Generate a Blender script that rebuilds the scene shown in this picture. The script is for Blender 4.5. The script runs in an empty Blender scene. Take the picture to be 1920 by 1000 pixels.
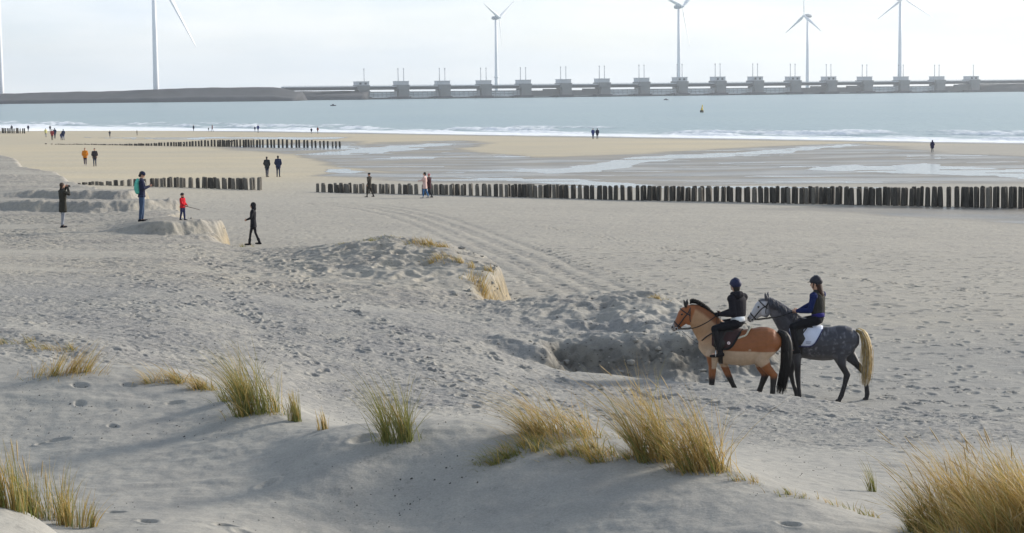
import bpy, bmesh, math, random
import numpy as np
from mathutils import Vector, Matrix

S = bpy.context.scene
COL = S.collection
R = math.radians

# ------------------------------------------------------------------ camera
CAMZ, FPX, PITCH, ROLL = 8.8, 3600.0, math.atan(331/3600.0), 0.0105
_c, _s = math.cos(PITCH), math.sin(PITCH)
FWD = Vector((0, _c, -_s)); UP0 = Vector((0, _s, _c)); RT0 = Vector((1, 0, 0))
RT = RT0*math.cos(ROLL) - UP0*math.sin(ROLL)
UP = UP0*math.cos(ROLL) + RT0*math.sin(ROLL)
cam = bpy.data.cameras.new('camera'); camo = bpy.data.objects.new('camera', cam); COL.objects.link(camo)
cam.sensor_width = 36.0; cam.lens = 36.0*FPX/1920.0
cam.clip_start = 0.5; cam.clip_end = 30000
camo.matrix_world = Matrix(((RT.x, UP.x, -FWD.x, 0), (RT.y, UP.y, -FWD.y, 0), (RT.z, UP.z, -FWD.z, CAMZ), (0, 0, 0, 1)))
S.camera = camo

# ------------------------------------------------------------------ light
SUN_AZ, SUN_EL = R(58), R(19)          # azimuth clockwise from the view direction (+Y)
w = bpy.data.worlds.new('World'); S.world = w; w.use_nodes = True
nt = w.node_tree; N = nt.nodes; L = nt.links; N.clear()
out = N.new('ShaderNodeOutputWorld'); bg = N.new('ShaderNodeBackground'); bg.inputs['Strength'].default_value = 0.095
sky = N.new('ShaderNodeTexSky'); sky.sky_type = 'NISHITA'; sky.sun_disc = False
sky.sun_elevation = SUN_EL; sky.sun_rotation = SUN_AZ
sky.air_density = 1.0; sky.dust_density = 1.0; sky.ozone_density = 2.5; sky.altitude = 0
# thin, bright high cloud over most of the sky
tc = N.new('ShaderNodeTexCoord'); mp = N.new('ShaderNodeMapping'); mp.inputs['Scale'].default_value = (1.0, 1.0, 4.5)
no = N.new('ShaderNodeTexNoise'); no.inputs['Scale'].default_value = 4.0; no.inputs['Detail'].default_value = 5; no.inputs['Roughness'].default_value = .5
cr = N.new('ShaderNodeMapRange'); cr.inputs['From Min'].default_value = .34; cr.inputs['From Max'].default_value = .62
cr.inputs['To Min'].default_value = .68; cr.inputs['To Max'].default_value = .98
mx = N.new('ShaderNodeMix'); mx.data_type = 'RGBA'
mx.inputs['B'].default_value = (5.5, 6.0, 6.4, 1)
se = N.new('ShaderNodeSeparateXYZ'); L.new(tc.outputs['Generated'], se.inputs[0])
el = N.new('ShaderNodeMapRange'); el.inputs['From Min'].default_value = .06; el.inputs['From Max'].default_value = .5; el.inputs['To Min'].default_value = 1; el.inputs['To Max'].default_value = .36
L.new(se.outputs['Z'], el.inputs['Value'])
m2 = N.new('ShaderNodeMapping'); m2.inputs['Scale'].default_value = (1.0, 1.0, 5.0); n2 = N.new('ShaderNodeTexNoise'); n2.inputs['Scale'].default_value = 9.0; n2.inputs['Detail'].default_value = 6
L.new(tc.outputs['Generated'], m2.inputs['Vector']); L.new(m2.outputs[0], n2.inputs['Vector'])
c2 = N.new('ShaderNodeMapRange'); c2.inputs['From Min'].default_value = .36; c2.inputs['From Max'].default_value = .64; L.new(n2.outputs[0], c2.inputs['Value'])
mc = N.new('ShaderNodeMix'); mc.data_type = 'RGBA'; mc.inputs['A'].default_value = (4.75, 5.25, 5.75, 1); mc.inputs['B'].default_value = (5.9, 6.1, 6.2, 1)
L.new(c2.outputs[0], mc.inputs['Factor']); L.new(mc.outputs['Result'], mx.inputs['B'])
mm = N.new('ShaderNodeMath'); mm.operation = 'MULTIPLY'
L.new(tc.outputs['Generated'], mp.inputs['Vector']); L.new(mp.outputs[0], no.inputs['Vector']); L.new(no.outputs[0], cr.inputs['Value'])
L.new(cr.outputs[0], mm.inputs[0]); L.new(el.outputs[0], mm.inputs[1]); L.new(mm.outputs[0], mx.inputs['Factor']); L.new(sky.outputs[0], mx.inputs['A']); L.new(mx.outputs['Result'], bg.inputs['Color']); L.new(bg.outputs[0], out.inputs['Surface'])
sun = bpy.data.lights.new('sun', 'SUN'); suno = bpy.data.objects.new('sun', sun); COL.objects.link(suno)
sun.energy = 3.1; sun.angle = R(10.0); sun.color = (1.0, .93, .83)
sd = Vector((math.sin(SUN_AZ)*math.cos(SUN_EL), math.cos(SUN_AZ)*math.cos(SUN_EL), math.sin(SUN_EL)))
suno.rotation_euler = sd.to_track_quat('Z', 'Y').to_euler()
S.view_settings.view_transform = 'Standard'; S.view_settings.look = 'None'
S.view_settings.exposure = 0.97; S.view_settings.gamma = 1.0
S.cycles.max_bounces = 6; S.cycles.volume_bounces = 0

# ------------------------------------------------------------------ pixel <-> world helpers (1920x1000 photograph)
def ray(u, v):
    d = FWD + RT*((u-960)/FPX) + UP*((500-v)/FPX)
    return d
def pt(u, v, d):
    r = ray(u, v); return Vector((0, 0, CAMZ)) + r*(d/r.y)
def horizon(u): return 169.3 - 0.0105*(u-960)
def ux(u, d): return (u-960)/FPX*d        # world x of column u at distance d (near the horizon)

# ------------------------------------------------------------------ tagging / linking
def tag(o, label=None, cat=None, group=None, kind=None):
    if label: o['label'] = label
    if cat: o['category'] = cat
    if group: o['group'] = group
    if kind: o['kind'] = kind
    return o
def link(name, me, mat=None, parent=None):
    o = bpy.data.objects.new(name, me); COL.objects.link(o)
    if mat and me is not None:
        me.materials.clear(); me.materials.append(mat)
    if parent: o.parent = parent
    return o
def empty(name, loc, rz=0, label=None, cat=None, group=None):
    o = bpy.data.objects.new(name, None); COL.objects.link(o)
    o.location = loc; o.rotation_euler = (0, 0, rz); o.empty_display_size = .1
    return tag(o, label, cat, group)
def bmobj(name, bm, mat, parent=None, smooth=True):
    bmesh.ops.recalc_face_normals(bm, faces=bm.faces)
    me = bpy.data.meshes.new(name); bm.to_mesh(me); bm.free()
    if smooth: me.polygons.foreach_set('use_smooth', [True]*len(me.polygons))
    return link(name, me, mat, parent)
def copy_tree(o, parent=None):
    c = o.copy(); COL.objects.link(c); c.parent = parent
    for ch in o.children: copy_tree(ch, c)
    return c

# ------------------------------------------------------------------ materials
MATS = {}
def mat(name, col, rough=.8, var=.15, vscale=8.0, bump=0.0, bscale=40.0, metallic=0.0, attr=None, spec=.3, sheen=0):
    if name in MATS: return MATS[name]
    m = bpy.data.materials.new(name); m.use_nodes = True
    nt = m.node_tree; b = nt.nodes['Principled BSDF']; L = nt.links
    b.inputs['Roughness'].default_value = rough; b.inputs['Metallic'].default_value = metallic
    b.inputs['Specular IOR Level'].default_value = spec
    if sheen > .12 and False: b.inputs['Sheen Weight'].default_value = sheen
    tc = nt.nodes.new('ShaderNodeTexCoord')
    no = nt.nodes.new('ShaderNodeTexNoise'); no.inputs['Scale'].default_value = vscale; no.inputs['Detail'].default_value = 4
    L.new(tc.outputs['Object'], no.inputs['Vector'])
    mr = nt.nodes.new('ShaderNodeMapRange'); mr.inputs['From Min'].default_value = .25; mr.inputs['From Max'].default_value = .75
    mr.inputs['To Min'].default_value = 1-var; mr.inputs['To Max'].default_value = 1+var
    L.new(no.outputs[0], mr.inputs['Value'])
    mu = nt.nodes.new('ShaderNodeMix'); mu.data_type = 'RGBA'; mu.blend_type = 'MULTIPLY'; mu.inputs['Factor'].default_value = 1
    if attr:
        at = nt.nodes.new('ShaderNodeAttribute'); at.attribute_name = attr; L.new(at.outputs['Color'], mu.inputs['A'])
    else: mu.inputs['A'].default_value = (*col, 1)
    L.new(mr.outputs[0], mu.inputs['B']); L.new(mu.outputs['Result'], b.inputs['Base Color'])
    if bump:
        n2 = nt.nodes.new('ShaderNodeTexNoise'); n2.inputs['Scale'].default_value = bscale; n2.inputs['Detail'].default_value = 3
        bp = nt.nodes.new('ShaderNodeBump'); bp.inputs['Strength'].default_value = bump; bp.inputs['Distance'].default_value = .02
        L.new(tc.outputs['Object'], n2.inputs['Vector']); L.new(n2.outputs[0], bp.inputs['Height']); L.new(bp.outputs[0], b.inputs['Normal'])
    MATS[name] = m
    return m

# ------------------------------------------------------------------ numpy noise
_rs = np.random.RandomState(7)
_perm = _rs.permutation(512).astype(np.int32)
_ga = (_rs.rand(512)*2*np.pi).astype(np.float32)
_gx, _gy = np.cos(_ga), np.sin(_ga)
_rv = _rs.rand(512).astype(np.float32)
def _h(i, j): return _perm[(_perm[i & 511] + j) & 511]
def perlin(x, y):
    x = np.asarray(x, np.float32); y = np.asarray(y, np.float32)
    xi = np.floor(x).astype(np.int32); yi = np.floor(y).astype(np.int32)
    xf = x-xi; yf = y-yi
    u = xf*xf*xf*(xf*(xf*6-15)+10); v = yf*yf*yf*(yf*(yf*6-15)+10)
    def g(i, j, dx, dy):
        h = _h(i, j); return _gx[h]*dx + _gy[h]*dy
    a = g(xi, yi, xf, yf); b = g(xi+1, yi, xf-1, yf); c = g(xi, yi+1, xf, yf-1); d = g(xi+1, yi+1, xf-1, yf-1)
    return ((a*(1-u)+b*u)*(1-v) + (c*(1-u)+d*u)*v)*1.5
def fbm(x, y, sc, octs=3, seed=0):
    r = 0; a = 1.0; n = 0
    for k in range(octs):
        f = 2**k/sc
        r = r + a*perlin(x*f+seed*17.3+k*5.1, y*f+seed*9.7-k*3.3); n += a; a *= .5
    return r/n
def pits(x, y, cell, rad, seed=0, dens=.8):
    """hollows like footprints: one jittered dish per cell; returns 0 (flat) .. 1 (centre), plus a small rim"""
    px = np.asarray(x, np.float32)/cell + seed*3.7; py = np.asarray(y, np.float32)/cell - seed*2.3
    xi = np.floor(px).astype(np.int32); yi = np.floor(py).astype(np.int32)
    best = np.full(px.shape, 9.0, np.float32)
    for di in (-1, 0, 1):
        for dj in (-1, 0, 1):
            h = _h(xi+di, yi+dj)
            jx = _rv[h]; jy = _rv[(h*7+3) & 511]; on = _rv[(h*13+5) & 511] < dens
            rr = .6+.8*_rv[(h*5+11) & 511]; an = _ga[(h*3+1) & 511]
            dx = px-(xi+di+jx); dy = py-(yi+dj+jy)
            ca, sa = np.cos(an), np.sin(an)
            ex = dx*ca+dy*sa; ey = (-dx*sa+dy*ca)*1.7
            dd = np.where(on, np.sqrt(ex*ex+ey*ey)/(rad/cell*rr), 9.0)
            best = np.minimum(best, dd)
    return np.where(best < 1, (1-best*best), 0) - .35*np.exp(-((best-1.25)/.3)**2)
def sstep(a, b, x):
    t = np.clip((x-a)/(b-a), 0, 1); return t*t*(3-2*t)
def pchip(xs, ys, xq):
    xs = np.array(xs, float); ys = np.array(ys, float); h = np.diff(xs); d = np.diff(ys)/h
    m = np.zeros_like(ys); m[0] = d[0]; m[-1] = d[-1]
    for i in range(1, len(xs)-1):
        if d[i-1]*d[i] > 0:
            w1 = 2*h[i]+h[i-1]; w2 = h[i]+2*h[i-1]; m[i] = (w1+w2)/(w1/d[i-1]+w2/d[i])
    q = np.clip(xq, xs[0], xs[-1]); i = np.clip(np.searchsorted(xs, q)-1, 0, len(xs)-2)
    t = (q-xs[i])/h[i]; t2 = t*t; t3 = t2*t
    return (2*t3-3*t2+1)*ys[i] + (t3-2*t2+t)*h[i]*m[i] + (-2*t3+3*t2)*ys[i+1] + (t3-t2)*h[i]*m[i+1]
def inpoly(x, y, poly):
    r = np.zeros(x.shape, bool); n = len(poly)
    for k in range(n):
        x1, y1 = poly[k]; x2, y2 = poly[(k+1) % n]
        if y1 == y2: continue
        c = ((y1 > y) != (y2 > y)) & (x < (x2-x1)*(y-y1)/(y2-y1)+x1)
        r ^= c
    return r
def segdist(x, y, poly, closed=False, wt=None):
    """distance to a polyline, and a per-vertex value interpolated at the nearest point"""
    best = np.full(x.shape, 1e9, np.float32); val = np.zeros(x.shape, np.float32); n = len(poly)
    for k in range(n if closed else n-1):
        x1, y1 = poly[k][:2]; x2, y2 = poly[(k+1) % n][:2]
        dx, dy = x2-x1, y2-y1; l2 = dx*dx+dy*dy+1e-9
        t = np.clip(((x-x1)*dx+(y-y1)*dy)/l2, 0, 1)
        d = (x-x1-t*dx)**2+(y-y1-t*dy)**2
        m = d < best; best = np.where(m, d, best)
        if wt is not None: val = np.where(m, wt[k]*(1-t)+wt[(k+1) % n]*t, val)
    return (np.sqrt(best), val) if wt is not None else np.sqrt(best)
# ================================================================== TERRAIN
# foredune / dune terrace: heights along bearings (bearing named by the column u it passes), z above the sea
TAB = {
 -700: [(10,5.9),(13,5.8),(16,5.4),(20,5.2),(25,5.2),(30,4.8),(45,4.4),(60,4.2),(80,4.2),(140,4.5)],
 -200: [(10,5.9),(13,5.9),(14.5,5.8),(16,5.2),(19,4.9),(22,5.1),(25,5.5),(28,5.0),(33,4.8),(45,4.3),(60,4.1),(80,4.1),(140,4.5)],
 0:    [(10,5.7),(13,5.75),(14,5.78),(15.5,5.3),(17,5.0),(19,4.85),(21,4.9),(22,5.02),(24,5.28),(25,5.42),(26,5.3),(28,4.9),(30,4.75),(32,4.85),(33,4.78),(38,4.35),(42,4.2),(50,4.1),(60,4.0),(70,3.95),(80,4.0),(100,4.2),(130,4.5),(150,4.4)],
 150:  [(10,5.3),(13,5.45),(14,5.4),(15,5.05),(17,4.95),(19,4.88),(21,5.0),(22.5,5.12),(24,5.35),(25,5.3),(27,4.9),(30,4.75),(31.5,4.75),(33,4.55),(38,4.3),(45,4.1),(60,3.95),(70,3.95),(80,4.0),(100,4.1),(140,4.3)],
 300:  [(10,5.2),(13,5.1),(15,5.0),(16.5,5.0),(18,4.9),(19.5,4.95),(20.5,5.0),(21.5,5.05),(23,5.2),(24,5.32),(25,5.25),(26,5.0),(28,4.75),(30,4.55),(33,4.4),(38,4.2),(45,4.05),(55,3.95),(65,3.9),(70,4.0),(80,4.0),(100,4.0),(140,4.2)],
 480:  [(10,5.0),(13,4.9),(15,4.85),(17,4.85),(18.5,4.95),(19.5,5.05),(20.5,5.15),(21.5,5.28),(22.5,5.25),(24.5,4.9),(27,4.5),(30,4.3),(34,4.1),(40,3.85),(48,3.75),(56,3.7),(64,3.6),(70,3.35),(80,3.3),(140,3.2)],
 620:  [(10,4.9),(13,4.8),(15,4.68),(16.5,4.66),(17.5,4.75),(18.5,5.1),(19.5,5.36),(20.5,5.2),(21.5,5.08),(23,4.75),(25,4.4),(28,4.02),(32,3.85),(36,3.75),(42,3.65),(48,3.58),(54,3.65),(60,3.95),(62,3.9),(66,3.4),(75,3.1),(140,3)],
 740:  [(10,5.0),(13,4.8),(15,4.62),(17,4.66),(17.8,4.8),(18.6,5.1),(19.4,5.4),(20.3,5.25),(22,4.75),(25,4.3),(28,3.95),(32,3.75),(36,3.6),(42,3.5),(48,3.45),(54,3.7),(60,4.3),(63,3.95),(67,3.3),(75,3.0),(140,3)],
 900:  [(10,5.1),(13,4.9),(15,4.72),(16.5,4.72),(17.5,4.9),(18.5,5.2),(19.5,5.42),(20.5,5.3),(22,4.8),(25,4.3),(28,3.85),(30,3.7),(34,3.5),(38,3.35),(43,3.25),(48,3.2),(52,3.35),(55,3.8),(58,3.85),(61,3.6),(66,3.1),(140,3)],
 1050: [(10,5.2),(13,5.0),(15,4.8),(16.3,4.8),(17.2,4.95),(18.1,5.2),(19,5.38),(20,5.28),(22,4.75),(25,4.2),(28,3.75),(31,3.45),(34,3.25),(38,3.05),(40,2.95),(43,2.9),(46,3.08),(50,3.38),(54,3.2),(60,2.9),(140,2.9)],
 1200: [(10,5.3),(13,5.1),(15,4.9),(16,4.9),(17,5.05),(18,5.22),(18.8,5.32),(19.8,5.2),(21.5,4.75),(24,4.3),(28,3.65),(31,3.35),(34,3.15),(38,2.98),(39.5,2.95),(42,2.95),(43,3.05),(44,3.1),(47,3.30),(50,3.5),(54,3.1),(60,2.9),(140,2.9)],
 1350: [(10,5.3),(13,5.1),(15,4.95),(16.2,5.0),(17.2,5.15),(18,5.24),(19,5.1),(21,4.6),(24,4.15),(28,3.6),(31,3.3),(34,3.14),(37,3.07),(38,3.06),(40,3.02),(42,3.12),(43.5,3.22),(46,3.25),(48,3.15),(54,2.9),(140,2.8)],
 1500: [(10,5.2),(13,5.1),(14.5,5.0),(15.5,4.98),(16.5,5.08),(17.3,5.12),(18.3,4.9),(20,4.5),(23,4.1),(26,3.75),(30,3.35),(34,3.08),(37,2.95),(39,2.95),(43,3.1),(46,3.1),(140,2.8)],
 1700: [(10,5.2),(13,5.05),(14.5,5.0),(15.5,4.97),(16.3,5.04),(17.3,4.8),(19,4.45),(21,4.2),(24,3.9),(27,3.6),(31,3.3),(34,2.97),(36,2.90),(140,2.8)],
 1920: [(10,5.4),(13,5.3),(14.5,5.25),(16,5.2),(17,5.1),(19,4.6),(21,4.25),(24,3.85),(28,3.5),(31,3.25),(34,2.98),(140,2.8)],
 2500: [(10,5.4),(14,5.3),(17,5.1),(19,4.6),(24,3.9),(30,3.2),(34,2.95),(140,2.8)],
}
_DG = np.exp(np.linspace(math.log(9.8), math.log(150), 420)); _UG = np.linspace(-700, 2500, 321)
_uk = sorted(TAB)
_prof = np.array([pchip(*zip(*TAB[k]), _DG) for k in _uk])
_T = np.array([pchip(_uk, _prof[:, j], _UG) for j in range(len(_DG))]).T       # [u, d]
def _blur(a, r, ax):
    k = np.exp(-.5*(np.arange(-3*r, 3*r+1)/r)**2); k /= k.sum()
    pad = [(0, 0), (0, 0)]; pad[ax] = (3*r, 3*r); p = np.pad(a, pad, mode='edge')
    return np.apply_along_axis(lambda v: np.convolve(v, k, 'valid'), ax, p)
_T = _blur(_blur(_T, 3, 0), 3, 1)
def upland(x, y):
    u = 960+FPX*x/y
    fi = np.clip((u+700)/10, 0, 319.999); fj = np.clip(np.log(y/9.8)/math.log(150/9.8)*419, 0, 418.999)
    i = fi.astype(int); j = fj.astype(int); a = fi-i; b = fj-j
    return (_T[i, j]*(1-a)+_T[i+1, j]*a)*(1-b) + (_T[i, j+1]*(1-a)+_T[i+1, j+1]*a)*b
EDGE = [(-900,150,.8),(-200,150,.8),(20,142,.8),(45,133,.6),(60,120,.8),(125,114,.7),(150,104,.7),(210,96,.5),(282,91,.4),(290,86,.4),(338,83,.35),(352,79,.35),(330,76.5,.4),(375,74.5,.4),(420,73,.3),(432,71.2,.3),(428,69,.3),(436,67,1.2),(500,66,1.6),(540,68,1.6),
 (620,66,1.8),(700,65,1.8),(760,64,1.8),(830,62,1.5),(890,60,.9),(930,58.5,.4),(950,56.5,.28),(946,54.8,.28),(925,53.4,.3),(905,52.6,.5),(930,51,.9),
 (990,52,1.6),(1050,53,1.8),(1150,53.5,1.8),(1250,52.5,1.8),(1340,50,1.5),(1400,47.4,.9),(1432,45.4,.7),(1430,44.2,.8),(1395,43.6,.85),(1350,43.4,.9),(1270,43.1,.9),(1200,43.2,.85),(1130,43.4,.8),(1080,43.7,.75),(1050,43.8,.6),(1042,43.2,.5),(1052,42.2,.5),
 (1066,41.2,1.05),(1100,40.5,1.05),(1200,39.7,1.05),(1337,38.1,1.05),(1450,37.0,1.05),(1560,36.2,1.05),(1700,35.2,1.05),(1850,34.4,1.05),(1920,34,1.05),(2300,32,.8),(3200,29,.8),(3200,3,.8),(-900,3,.8)]
_E = [(ux(u, d), d) for u, d, _ in EDGE]; _EW = [e[2] for e in EDGE]
def sbeach(x, y): return .745*x+.667*y
def beach(x, y):
    s = sbeach(x, y)
    z = pchip([0,30,45,60,80,95,110,150,185,200,225,245,252,262,300,420], [2.32,2.27,2.44,2.2,1.6,1.2,1.0,.68,.72,.66,.45,.12,0,-.25,-1.2,-4], s)
    return z + .05*fbm(x, y, 9.0, 2, 3)*np.clip((250-s)/60, .15, 1)
TRACKS = [[(560,118),(640,118),(700,112),(760,104),(830,92),(900,80),(980,70),(1060,62),(1140,56)],
          [(600,120),(690,118),(760,110),(820,100),(900,86),(980,75),(1060,66),(1160,58),(1240,53)]]
PRINTS = [   # line of (u, d), step, half gap, half length, depth
    ([(1900,36.5),(1800,37.6),(1660,38.6)], .42, .12, .13, .09), ([(1990,37.8),(1820,38.8),(1640,39.6)], .42, .14, .13, .09), ([(2000,40),(1750,41),(1500,41.2),(1300,40.9)], .45, .14, .13, .08),
    ([(1920,46),(1700,48),(1500,52),(1300,57),(1150,66),(1000,80)], .5, .16, .14, .07), ([(1920,58),(1600,64),(1300,76),(1000,95)], .5, .15, .14, .07),
    ([(1300,31),(1000,34),(700,38),(400,44),(200,52)], .6, .11, .15, .085), ([(1500,33),(1150,36),(800,42),(560,48),(330,58)], .62, .12, .15, .08), ([(1750,31.5),(1400,33.5),(1100,37),(860,41)], .55, .13, .15, .085),
    ([(60,36),(250,40),(450,47),(620,55)], .6, .11, .15, .08), ([(600,33),(500,40),(420,50),(380,60),(300,66)], .6, .11, .15, .08), ([(900,31),(820,36),(700,44),(560,52),(480,62)], .6, .12, .15, .08),
    ([(1420,16.2),(1500,16.0),(1580,15.8)], .34, .10, .12, .06), ([(1400,15.3),(1480,15.0),(1560,15.3),(1620,15.6)], .40, .12, .12, .06), ([(230,21.6),(160,22.2),(60,22.8)], .5, .12, .12, .045), ([(330,22.6),(240,23),(120,23.6)], .5, .12, .12, .045),
    ([(150,17.5),(350,17.0),(560,16.6),(700,16.4)], .45, .13, .12, .05)]
RIDGES = [  # polyline (u,d), height, half width
    ([(900,43.4),(950,42.8),(1010,42.1),(1046,41.7)], .20, .38),
    ([(890,42.4),(940,41.8),(1000,41.2)], -.12, .40)]
STEPS = [   # small wind-cut ledges on the terrace: nearer side lower.  (u,d) line from left to right, rise, half width
    ([(190,67.8),(250,67.2),(300,66.8),(370,67.6),(428,68.9)], .42, .35),
    ([(330,65.6),(370,65.4),(400,65.9),(430,66.6)], .30, .3),
    ([(-60,81.5),(60,80),(190,79),(300,79.6),(345,81)], .36, .4),
    ([(-20,89),(150,88),(240,87.5),(300,90)], .34, .4)]
def terrain(x, y, fine=True):
    x = np.asarray(x, np.float64); y = np.asarray(y, np.float64)
    zb = beach(x, y); zu = upland(x, y)
    for line, hh, ww in RIDGES:
        P = [(ux(u, d), d) for u, d in line]
        dd, t = segdist(x, y, P, wt=[0.0]+[1.0]*(len(P)-1))
        zu = zu + hh*np.exp(-(dd/ww)**2)*t
    stp = np.zeros_like(x)
    for line, hh, ww in STEPS:
        us = 960+FPX*x/y
        dl = np.interp(us, [p[0] for p in line], [p[1] for p in line]) + 1.5*fbm(x, y, 3.2, 3, 9)
        env = sstep(line[0][0]-10, line[0][0]+120, us)*(1-sstep(line[-1][0]-5, line[-1][0]+25, us))
        zu = zu + env*hh*(sstep(-ww, ww, y-dl) - sstep(0, 9, y-dl))
        near = env*np.exp(-((y-dl)/(1.3*ww))**2); zu = zu + near*(.20*fbm(x, y, .7, 3, 58)+.10*fbm(x, y, .3, 2, 59)); stp = np.maximum(stp, near)
    wob = .28*fbm(x, y, 1.8, 3, 5)
    dd, wv = segdist(x, y, _E, True, _EW)
    sd = np.where(inpoly(x, y, _E), dd, -dd)+wob*np.clip(wv*2, .5, 1.2)
    m = sstep(-1, 1, sd/wv)
    z = zb*(1-m)+zu*m
    if not fine: return z
    return z, m, sd, wv, stp*m

def polypx(pts): return pts
POOLS = [
 [(800,321),(900,317),(1040,316),(1130,305),(1190,296),(1280,291),(1400,284),(1500,276),(1620,271),(1560,279),(1450,288),(1330,297),(1240,303),(1180,313),(1130,322),(1050,326),(950,327),(850,325)],
 [(560,289),(640,282),(720,275),(800,269),(870,267),(820,275),(780,281),(700,288),(640,292)],
 [(830,332),(950,335),(1100,340),(1240,347),(1230,351),(1100,348),(960,341)],
 [(1500,319),(1560,312),(1600,309),(1640,311),(1740,306),(1780,312),(1900,317),(2100,322),(2100,338),(1920,337),(1860,331),(1760,328),(1640,322),(1560,322)],
 [(990,349.5),(1300,349),(1700,351),(1700,354),(1300,354),(1000,352.5)],
 [(605,318),(650,316),(690,322),(660,326),(620,324)],
 [(430,274),(560,272),(700,273),(640,279),(520,279)],
 [(640,299),(760,296),(870,297),(760,300)],
 [(160,257.5),(400,257.5),(640,258),(640,261.5),(420,262),(200,260)]]
DAMP = [
 [(540,290),(620,272),(700,266),(860,262),(960,266),(880,280),(1000,292),(1200,287),(1400,274),(1620,266),(1800,286),(2100,300),(2100,346),(1500,347),(1200,354),(950,347),(800,332),(600,312)],
 [(1330,393),(1600,402),(1920,424),(2200,440),(2200,386),(1500,386)],
 [(380,278),(480,268),(720,262),(640,284),(540,292)],
 [(560,330),(640,318),(820,322),(1000,346),(800,344)]]
def project(x, y, z):
    dx, dy, dz = x, y, z-CAMZ
    f = dy*FWD.y+dz*FWD.z
    return 960+FPX*(dx*RT.x+dy*RT.y+dz*RT.z)/f, 500-FPX*(dx*UP.x+dy*UP.y+dz*UP.z)/f

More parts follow.
